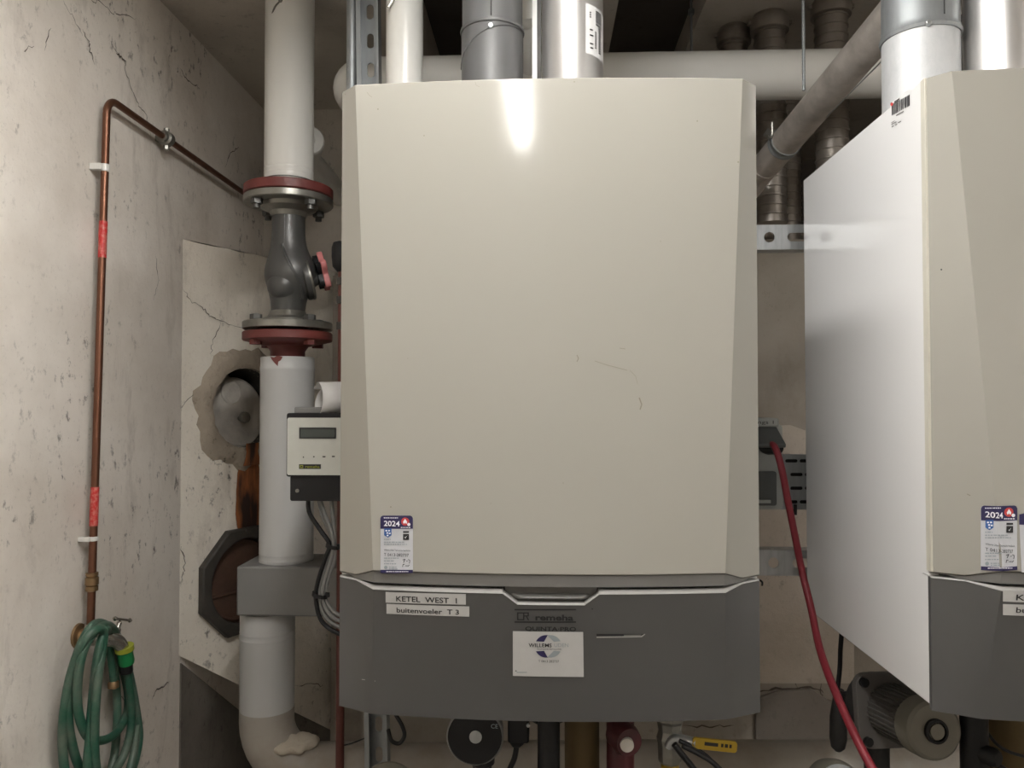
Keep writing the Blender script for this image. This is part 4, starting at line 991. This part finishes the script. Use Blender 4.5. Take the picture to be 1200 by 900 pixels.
# lower column
lo = thing('insulated_pipe', 'grey-white insulated upright pipe below the flanged valve, above the steel box', 'pipe', (xc, 1.62, zp(662)))
b = B(); lathe(b, (xc, YCOL, 0), (0, 0, 1), [(.045, zp(406)), (.091, zp(400)), (.093, zp(399)), (.093, zp(391)), (.091, zp(390)), (0, zp(390))], 48); obj('flange', b, M['flange_red'], lo, smooth=30)
b = B(); lathe(b, (xc, YCOL, 0), (0, 0, 1), [(.036, zp(425)), (.036, zp(412)), (.046, zp(404))], 32); obj('neck', b, M['flange_red'], lo)
for i in range(4):
    a = math.radians(45+90*i+8); bx, by = xc+.077*math.cos(a), YCOL+.077*math.sin(a)
    b = B(); lathe(b, (bx, by, 0), (0, 0, 1), [(.0125, zp(406)), (.0125, zp(400))], 6); obj('bolt', b, M['flange_red'], lo, smooth=25)
zt2, zb2 = zp(419), zp(662)
b = B(); lathe(b, (xc, YCOL, 0), (0, 0, 1), [(.052, zb2), (.0555, zb2+.001), (.0558, zb2+.014), (.0563, zb2+.016), (.0558, zb2+.018), (.0555, zb2+.026), (.0562, zb2+.028), (.0558, zb2+.031), (.0558, zt2-.030), (.0563, zt2-.028), (.0563, zt2-.022), (.0556, zt2-.020), (.0556, zt2-.002), (.0545, zt2), (.040, zt2-.001)], 48); obj('sleeve', b, M['pvc_low'], lo, smooth=25)
b = B(); q = Vector((xc-.006, YCOL-.0557, zp(425)))
plate(b, [(-.012, .010), (-.004, .008), (.004, .012), (.014, .009), (.010, .002), (.005, -.001), (.004, -.010), (-.002, -.004), (-.008, .003)], [], .0006, XZ(q)); obj('paint_mark', b, M['flange_red'], lo, smooth=0)
# steel box
bx0, bz1 = at(277, 664, 1.55).x, at(277, 664, 1.55).z; bz0 = at(277, 722, 1.55).z
t = thing('steel_box', 'grey sheet metal box between the two lengths of insulated pipe', 'box', (bx0+.1, 1.62, bz0))
b = B(); box(b, (bx0, 1.55, bz0), (-.27, 1.69, bz1)); obj('housing', b, M['boxgrey'], t, bevel=.004)
# lower pipe and elbow
x3 = at(313.5, 760, YCOL).x; zj2 = at(313, 739, YCOL).z; zh = at(450, 904, YCOL).z
t = thing('insulated_pipe', 'insulated pipe under the steel box, bending right with flaking plaster', 'pipe', (x3, YCOL, zh))
b = B(); lathe(b, (x3, YCOL, 0), (0, 0, 1), [(.0555, zh+.12), (.0565, zj2-.012), (.0570, zj2-.010), (.0566, zj2-.008), (.0562, zj2), (.0568, zj2+.002), (.0562, zj2+.005), (.0562, bz0-.010), (.055, bz0-.006), (.045, bz0-.006), (.045, bz0)], 48); obj('sleeve', b, M['pvc_low'], t, smooth=25)
R_ = .105; pts = [Vector((x3, YCOL, zh+.13))]+[Vector((x3+R_-R_*math.cos(a), YCOL, zh+R_-R_*math.sin(a))) for a in [math.radians(i*9) for i in range(11)]]+[Vector((x3+.3, YCOL, zh)), Vector((.10, 1.66, zh-.004)), Vector((1.4, 1.72, zh-.01)), Vector((FX1, 1.75, zh-.012))]
b = B(); tube(b, pts, .0562, 36); obj('bend', b, M['pvc_old'], t, smooth=60)
b = B(); rnd = random.Random(5)
q = Vector((x3+.055, YCOL-.012, zh+.062)); bmesh.ops.create_icosphere(b, subdivisions=4, radius=1, matrix=Matrix.Translation(q) @ Matrix.Diagonal((.060, .040, .018, 1)))
from mathutils import noise as mn
for v in b.verts: v.co += (v.co-q).normalized()*.012*mn.noise(v.co*45)
obj('plaster_lump', b, M['plasterpatch'], t, smooth=60)
b = B(); q = Vector((at(394, 878, 1.57).x, 1.575, at(394, 878, 1.57).z+.004)); tube(b, smooth_path([q, q+Vector((.03, 0, .006)), q+Vector((.07, .02, .016))], 4), .0014, 6); obj('wire', b, M['black'], t)
# white round cap behind column
t = thing('blanked_pipe', 'white blanked-off pipe end peeking out behind the upper insulated pipe', 'pipe', at(368, 165, 1.75))
q = at(362, 166, 1.78); b = B(); lathe(b, q, Vector((.35, -1, .1)), [(.034, -.03), (.034, 0), (.036, .001), (.036, .008), (.033, .012), (.014, .013), (.012, .016), (0, .016)], 36); obj('cap', b, M['pvc'], t)
b = B(); tube(b, [q, q+Vector((-.04, .12, 0)), q+Vector((-.05, .48, 0))], .030, 20); obj('pipe', b, M['pvc'], t)
# black knob & thin red pipe behind left edge of boiler
t = thing('oxide_pipe', 'thin red-brown upright pipe half hidden by the left edge of the beige boiler', 'pipe', (at(399, 860, 1.5).x, 1.5, 0))
q = at(398.5, 850, 1.49); zr_ = at(398, 316, 1.49).z; b = B(); cyl(b, (q.x, 1.49, 0), (q.x, 1.49, zr_), .0082, 14); obj('pipe', b, M['oxide'], t)
for py in (330, 352, 382):
    b = B(); zz = at(398, py, 1.49).z; lathe(b, (q.x, 1.49, 0), (0, 0, 1), [(.0085, zz-.008), (.0115, zz-.007), (.0115, zz+.007), (.0085, zz+.008)], 6); obj('fitting', b, M['soot'], t)
b = B(); kq = at(396, 298, 1.49); lathe(b, (q.x, 1.49, kq.z), (0, 0, 1), [(.010, -.035), (.019, -.025), (.021, -.005), (.021, .012), (.018, .022), (.010, .025)], 20); obj('air_vent', b, M['black'], t)

# ================================================================ CONTROLLER, PAPER, CABLES
YK = 1.22
t = thing('boiler_controller', 'black-framed control unit with a small screen left of the beige boiler', 'controller', at(340, 588, YK))
x0_, z0_, x1_, z1_ = rxz(336, 484, 440, 559, YK)
x1_ = X1-W2-.002
b = B(); plate(b, rrect(x0_, z0_, x1_, z1_, .004), [], .055, XZ((0, YK+.055, 0))); cb = obj('housing', b, M['black'], t, bevel=.002)
b = B(); plate(b, rrect(at(340.5, 0, YK).x, at(340, 556.5, YK).z, x1_-.006, at(340, 489.5, YK).z, .003), [], .002, XZ((0, YK, 0))); fp = obj('face_plate', b, M['panel'], t)
a, z_a, c, z_c = rxz(351, 501, 394, 514, YK-.002)
b = B(); plate(b, [(a, z_a), (c, z_a), (c, z_c), (a, z_c)], [], .0015, XZ((0, YK-.002, 0))); obj('screen_frame', b, M['black'], fp)
a, z_a, c, z_c = rxz(352.6, 502.6, 392.5, 512.4, YK-.002)
b = B(); plate(b, [(a, z_a), (c, z_a), (c, z_c), (a, z_c)], [], .0003, XZ((0, YK-.0036, 0))); obj('screen', b, M['lcd'], fp)
for (x, y, wd) in ((355, 535, 1.2), (367, 534.5, 1.6), (378, 534.5, 3.4), (389, 534.2, 3.4)):
    a, z_a, c, z_c = rxz(x, y, x+wd, y+1.4, YK-.002); b = B(); plate(b, [(a, z_a), (c, z_a), (c, z_c), (a, z_c)], [], .0004, XZ((0, YK-.002, 0))); obj('button_mark', b, M['ink'], fp)
a, z_a, c, z_c = rxz(350.5, 544, 376, 549.5, YK-.002); b = B(); plate(b, [(a, z_a), (c, z_a), (c, z_c), (a, z_c)], [], .0004, XZ((0, YK-.002, 0))); lgp = obj('maker_plate', b, M['ink'], fp)
vs, fs = text2d('remeha', (z_c-z_a)*.55, width=(c-a)*.66, bold=.01); b = B(); vv = [b.verts.new((a+(c-a)*.29+x, YK-.0028, z_a+(z_c-z_a)*.22+y)) for x, y in vs]
for f in fs: b.faces.new([vv[i] for i in f])
obj('lettering', b, M['yellowgreen'], fp, smooth=0)
b = B(); xx = a+(c-a)*.05; plate(b, [(xx, z_a+.0015), (xx+.005, z_a+.0015), (xx+.005, z_c-.0015), (xx, z_c-.0015)], [[(xx+.001, z_a+.0025), (xx+.004, z_a+.0025), (xx+.004, z_c-.0025), (xx+.001, z_c-.0025)]], .0002, XZ((0, YK-.0026, 0))); obj('emblem', b, M['yellowgreen'], fp, smooth=0)
x0_, z0_, _, z1_ = rxz(339, 558, 440, 588, YK)
b = B(); plate(b, rrect(x0_, z0_, x1_, z1_, .003), [], .045, XZ((0, YK+.050, 0))); lw = obj('terminal_cover', b, M['black'], t, bevel=.002)
b = B(); q = at(348.5, 575, YK+.005); lathe(b, q, (0, -1, 0), [(.003, 0), (.003, .002), (0, .0022)], 12); obj('screw', b, M['steel'], lw)
b = B(); x0_, z0_, x1b, z1_ = rxz(347, 477, 375, 485, YK+.03); box(b, (x0_, YK+.02, z0_), (x1b+.03, YK+.035, z1_)); obj('bracket', b, M['boxgrey'], t, bevel=.002)
# paper roll
t = thing('paper_roll', 'curled white sheet of paper resting on the control unit', 'paper', at(385, 489, YK+.02))
b = B(); q = at(386, 468, YK+.034); ax = Vector((.80, .58, .03)).normalized(); u_ = Vector((0, 0, 1)); w_ = ax.cross(u_).normalized(); rows = []
u_ = w_.cross(ax).normalized()
N_ = 44
for i in range(N_+1):
    f = i/N_; a = math.radians(150-430*f); rr = .034-.009*f+(.006 if f < .04 else 0)
    fl_ = .012*math.sin(f*PI*1.3)
    base = q+u_*(rr*math.sin(a)*.88)+w_*(rr*math.cos(a)*1.15)
    rows.append([base+ax*(-.012-fl_+.100*k/4) for k in range(5)])
vr = [[b.verts.new(p_) for p_ in r_] for r_ in rows]
for a_, c_ in zip(vr, vr[1:]):
    for k in range(4): b.faces.new((a_[k], a_[k+1], c_[k+1], c_[k]))
pp = obj('sheet', b, M['white'], t, smooth=80); sm = pp.modifiers.new('s', 'SOLIDIFY'); sm.thickness = .0006
# cables
for i, (l, m_, r_, lb_) in enumerate((
    ([(361, 586), (363, 602), (376, 622), (386, 638), (381, 655), (373, 680), (370, 700), (374, 722), (384, 735), (400, 744)], 'black', .0036, 'black cable on the outside of the bundle below the control unit'),
    ([(374, 586), (378, 604), (386, 622), (390, 638), (384, 656), (376, 682), (374, 700), (379, 718), (388, 729), (402, 737)], 'cable_grey', .0034, 'grey cable second from the outside of the bundle below the control unit'),
    ([(375, 586), (381, 604), (388, 622), (391, 640), (388, 656), (380, 682), (378, 700), (383, 715), (391, 724), (404, 730)], 'cable_grey', .0034, 'grey cable in the middle of the bundle below the control unit'),
    ([(388, 586), (390, 604), (391, 622), (392, 640), (391, 658), (383, 683), (381, 700), (387, 712), (394, 719), (406, 724)], 'cable_grey', .0034, 'grey cable on the inside of the bundle below the control unit'))):
    t = thing('control_cable', lb_, 'cable', at(*l[-1], YK+.02), 'cables hanging below the control unit')
    b = B(); tube(b, smooth_path([at(x, y, YK+.022+.004*(i % 2)) for x, y in l], 6), r_, 10); obj('cable', b, M[m_], t, smooth=60)
for (x, y, lb_) in ((390, 640, 'black cable tie round the cable bundle, upper one'), (375, 697, 'black cable tie round the cable bundle, lower one')):
    t = thing('cable_tie', lb_, 'cable tie', at(x, y, YK+.02)); q = at(x, y, YK+.024); b = B()
    x_r = .0115 if y < 660 else .013
    lathe(b, q, Vector((.25, 0, 1)), [(x_r-.001, -.003), (x_r, -.003), (x_r, .003), (x_r-.001, .003)], 20, cap=False); obj('strap', b, M['black'], t)
    b = B(); box(b, (q.x+x_r-.003, q.y-.006, q.z-.003), (q.x+x_r+.003, q.y, q.z+.004)); obj('head', b, M['black'], t)

# ================================================================ BELOW THE BOILER
zu = ZB+.006
def vp(px0, px1, Y, m, lab, name='connection_pipe', cat='pipe', bot=0.0, prof=None, parts=True):
    xm = at((px0+px1)/2, 870, Y).x; r = (px1-px0)/2*Y/900; t = thing(name, lab, cat, (xm, Y, bot))
    b = B(); lathe(b, (xm, Y, 0), (0, 0, 1), prof(r) if prof else [(r, bot), (r, zu)], 28); obj('pipe', b, M[m], t)
    return t, xm, r
t, xm, r = vp(630, 656, 1.06, 'black', 'black insulated pipe under the middle of the beige boiler')
b = B(); tube(b, smooth_path([at(622, 840, 1.08), at(632, 846, 1.06), at(645, 847, 1.06), at(658, 843, 1.07), at(662, 838, 1.09)], 5), .004, 8); obj('cuff', b, M['black'], t)
t, xm, r = vp(662, 702, 1.12, 'tan', 'mustard brown foam-covered pipe under the beige boiler')
t, xm, r = vp(711, 743, 1.08, 'darkred', 'dark red pipe with valve under the beige boiler')
b = B(); q = at(733, 866, 1.05); lathe(b, q, (.35, -1, .0), [(.020, -.02), (.021, .0), (.018, .012), (.010, .014)], 24); obj('valve_body', b, M['darkred'], t)
b = B(); lathe(b, q, (.0, -1, .0), [(.009, .01), (.009, .020), (.004, .022)], 20); obj('sight_disc', b, M['cap'], t)
# gas valve
xm = at(785, 870, 1.10).x
t = thing('gas_valve', 'brass gas valve with yellow lever under the beige boiler', 'valve', (xm, 1.10, 0))
b = B(); lathe(b, (xm, 1.10, 0), (0, 0, 1), [(.0125, 0), (.0125, at(785, 893, 1.10).z)], 20); obj('gas_pipe', b, M['yellow'], t)
zz = lambda y: at(785, y, 1.10).z
b = B(); lathe(b, (xm, 1.10, 0), (0, 0, 1), [(.015, zz(893)), (.0165, zz(890)), (.0165, zz(884)), (.017, zz(870)), (.019, zz(864)), (.016, zz(855)), (.018, zz(846)), (.021, zz(842)), (.021, zu)], 8); obj('body', b, M['steel'], t, smooth=20)
q0 = at(790, 870, 1.07); q1 = at(816, 870, 1.05); q2 = at(863, 875, 1.05)
b = B(); tube(b, smooth_path([q0+Vector((-.008, 0, -.006)), q0+Vector((0, -.006, .008)), q1], 4), .006, 10); obj('lever_root', b, M['galv'], t)
dx = (q2-q1); Ml = MF(q1, dx, (0, 0, 1)); b = B(); plate(b, rrect(-.006, -.007, dx.length, .0075, .004), [], .004, Ml); lv = obj('lever', b, M['yellow'], t, bevel=.001)
vs, fs = text2d('■■■■ GAS', .006, width=.040) if False else ([], [])
b = B(); 
for (a, wd) in ((.010, .018), (.032, .003), (.037, .004), (.043, .003)): plate(b, [(a, -.001), (a+wd, -.001), (a+wd, .0035), (a, .0035)], [], .0004, Ml @ Matrix.Translation((0, 0, .004)))
obj('lever_print', b, M['ink'], lv, smooth=0)
WL = ('lowest', 'middle', 'uppermost')
for i, l in enumerate(([(790, 872), (800, 885), (812, 900), (830, 925)], [(800, 874), (820, 884), (838, 896), (860, 920)], [(796, 868), (812, 876), (830, 888), (850, 912)])):
    t = thing('probe_wire', WL[i]+' of three black wire strands fanning from the gas valve', 'wire', at(*l[-1], 1.05), 'black wires beside the gas valve')
    b = B(); tube(b, smooth_path([at(x, y, 1.04+.004*i) for x, y in l], 6), .0042-.0006*i, 8); obj('wire', b, M['black'], t)
# thermometer gauge
q = at(557, 861, 1.06); t = thing('dial_gauge', 'round black dial gauge under the beige boiler', 'gauge', (q.x, 1.07, q.z-.04))
b = B(); lathe(b, q, (0, -1, 0), [(.020, -.035), (.037, -.025), (.0390, 0), (.0390, .006), (.0370, .008), (.0370, .004)], 48, cap=True); obj('rim', b, M['cable_grey'], t, smooth=30)
b = B(); lathe(b, q, (0, -1, 0), [(.0368, .003), (.0368, .0066), (0, .0066)], 48); fc = obj('face', b, M['black'], t)
b = B(); lathe(b, q+Vector((.001, -.0066, .0)), (0, -1, 0), [(.0085, 0), (.0085, .0015), (0, .002)], 28); obj('centre_cap', b, M['galv'], t)
vs, fs = text2d('CE', .006); b = B(); vv = [b.verts.new((q.x+.022+x, q.y-.0072, q.z+.012+y)) for x, y in vs]
for f in fs: b.faces.new([vv[i] for i in f])
obj('lettering', b, M['greyprint'], fc, smooth=0)
b = B(); lathe(b, (q.x+.009, 1.07, 0), (0, 0, 1), [(.013, 0), (.013, q.z-.045), (.017, q.z-.042), (.017, q.z-.034), (.014, q.z-.028)], 16); obj('stem', b, M['black'], t)
# black transformer block
x0_, z0_, x1_, z1_ = rxz(595, 838, 620, 872, 1.06)
t = thing('inline_plug', 'black inline plug with cable right of the dial gauge', 'plug', (x0_, 1.07, z0_))
b = B(); box(b, (x0_, 1.06, z0_), (x1_, 1.09, zu)); obj('body', b, M['black'], t, bevel=.003)
b = B(); q = at(606, 876, 1.075); lathe(b, (q.x, 1.075, z0_+.002), (-.15, 0, -1), [(.012, 0), (.011, .006), (.006, .012)], 12); tube(b, smooth_path([(q.x, 1.075, z0_-.005), at(603, 888, 1.075), at(596, 905, 1.075), at(585, 940, 1.08)], 5), .0038, 8); obj('cable', b, M['black'], t)
b = B(); lathe(b, at(619, 850, 1.058), (0, -1, 0), [(.0025, -.003), (.0025, .0015)], 10); obj('screw', b, M['galv'], t)
# loop of cable near strut
t = thing('cable_loop', 'small black cable loop beside the slotted channel under the boiler', 'cable', at(466, 872, 1.2))
b = B(); tube(b, smooth_path([at(460, 826, 1.2), at(463, 836, 1.2), at(471, 850, 1.2), at(474, 862, 1.2), at(468, 871, 1.2), at(459, 868, 1.2), at(455, 855, 1.21)], 6), .0032, 8); obj('cable', b, M['black'], t)
# pumps
def pump(px, py, Y, rpx, lab, ax, ln, full=True):
    q = at(px, py, Y); r = rpx*Y/900; t = thing('pump', lab, 'pump', (q.x, q.y+.1, 0)); ax = Vector(ax).normalized()
    b = B(); lathe(b, q, ax, [(0, -.001), (r*.38, -.001), (r*.40, .002), (r*.86, .001), (r*.97, .005), (r, .012), (r, .032), (r*.96, .034)], 40); cap_ = obj('end_cap', b, M['pumpcap'], t, smooth=35)
    b = B(); lathe(b, q, -ax, [(r*.40, -.002), (r*.40, .003), (r*.31, .004), (r*.29, .001)], 30); obj('cap_ring', b, M['black'], cap_)
    b = B(); lathe(b, q, -ax, [(r*.25, -.002), (r*.25, .0035), (0, .004)], 24); obj('centre_plug', b, M['pumpcap'], cap_)
    b = B()
    x_, y_, z_ = frame(ax); pr_ = []
    nfin = 36
    body = [(r*.90, .03), (r*.92, ln)]
    lathe(b, q, ax, body, 36)
    obj('motor', b, M['pumpgrey'], t, smooth=30)
    for i in range(nfin):
        a = 2*PI*i/nfin; dirv = x_*math.cos(a)+y_*math.sin(a); c = q+dirv*(r*.93)
        b = B(); Mx = MF(c, ax, dirv); box(b, (.035, -.004, -.0010), (ln, .0018, .0010), Mx); obj('fin', b, M['pumpgrey'], t, smooth=0)
    fm = MF(q+ax*ln, x_, y_); rr = r*1.32
    b = B(); plate(b, rrect(-rr, -rr, rr, rr, rr*.35), [], .012, fm); fl_ = obj('flange', b, M['pumpgrey'], t, bevel=.002)
    for sx in (-1, 1):
        for sy in (-1, 1):
            b = B(); c = fm @ Vector((sx*rr*.78, sy*rr*.78, 0)); lathe(b, c, -ax, [(.007, -.002), (.007, .006), (0, .006)], 12); obj('bolt', b, M['black'], fl_)
    b = B(); c = q+ax*(ln+.012); lathe(b, c, ax, [(r*1.15, 0), (r*1.2, .015), (r*1.1, .04), (r*.6, .05)], 32); obj('volute', b, M['black_soft'], t)
    c2 = c+ax*.03
    b = B(); cyl(b, (c2.x, c2.y, 0), (c2.x, c2.y, c2.z), r*.45, 20); obj('pipe', b, M['black_soft'], t)
    return t
pump(1097, 857, 1.10, 34, 'grey ribbed pump under the right-hand boiler, round end cap facing the viewer', (-.14, 1, -.12), .105)
pump(453, 921, 1.12, 34, 'pump with round cap at the bottom edge below the slotted channel', (-.05, .55, -.85), .10)
# round valve cap at bottom
q = at(985, 922, 1.10); t = thing('pipe_end', 'round pale pipe end at the bottom edge below the inline plug', 'pipe', (q.x, q.y, q.z-.03))
b = B(); lathe(b, q, (.1, 1, -.45), [(.022, -.004), (.028, -.004), (.030, 0), (.034, .012), (.036, .03), (.036, .05)], 40); obj('body', b, M['pumpcap'], t, smooth=30)
b = B(); lathe(b, q, (.1, 1, -.45), [(.0215, -.006), (.0285, -.006), (.0285, -.003)], 40, cap=False); obj('rim', b, M['galv_dull'], t)
# right side pipes under boiler 2
t, xm, r = vp(1127, 1156, 1.12, 'black', 'black pipe under the right-hand boiler beside the pump')
b = B(); lathe(b, at(1160, 886, 1.10), (.6, -1, 0), [(.012, -.02), (.014, .005), (.010, .012)], 8); obj('drain_cock', b, M['black'], t)
t, xm, r = vp(1160, 1212, 1.20, 'tan', 'mustard foam-covered pipe at the bottom right corner')
b = B(); tube(b, smooth_path([at(1157, 858, 1.12), at(1168, 872, 1.11), at(1185, 882, 1.11), at(1215, 890, 1.12)], 5), .0022, 8); obj('wire', b, M['black'], t)
b = B(); tube(b, smooth_path([at(1160, 890, 1.12), at(1172, 898, 1.11), at(1190, 908, 1.11)], 5), .0032, 8); obj('wire', b, M['black'], t)
# service wire hook right of boiler, above the low rail
t = thing('wire_hook', 'short black wire end hooked beside the lower rail', 'wire', at(888, 682, 1.37))
b = B(); tube(b, smooth_path([at(882, 680, 1.37), at(888, 679, 1.37), at(893, 682, 1.365), at(893, 686, 1.36)], 5), .0018, 6); obj('wire', b, M['black'], t)
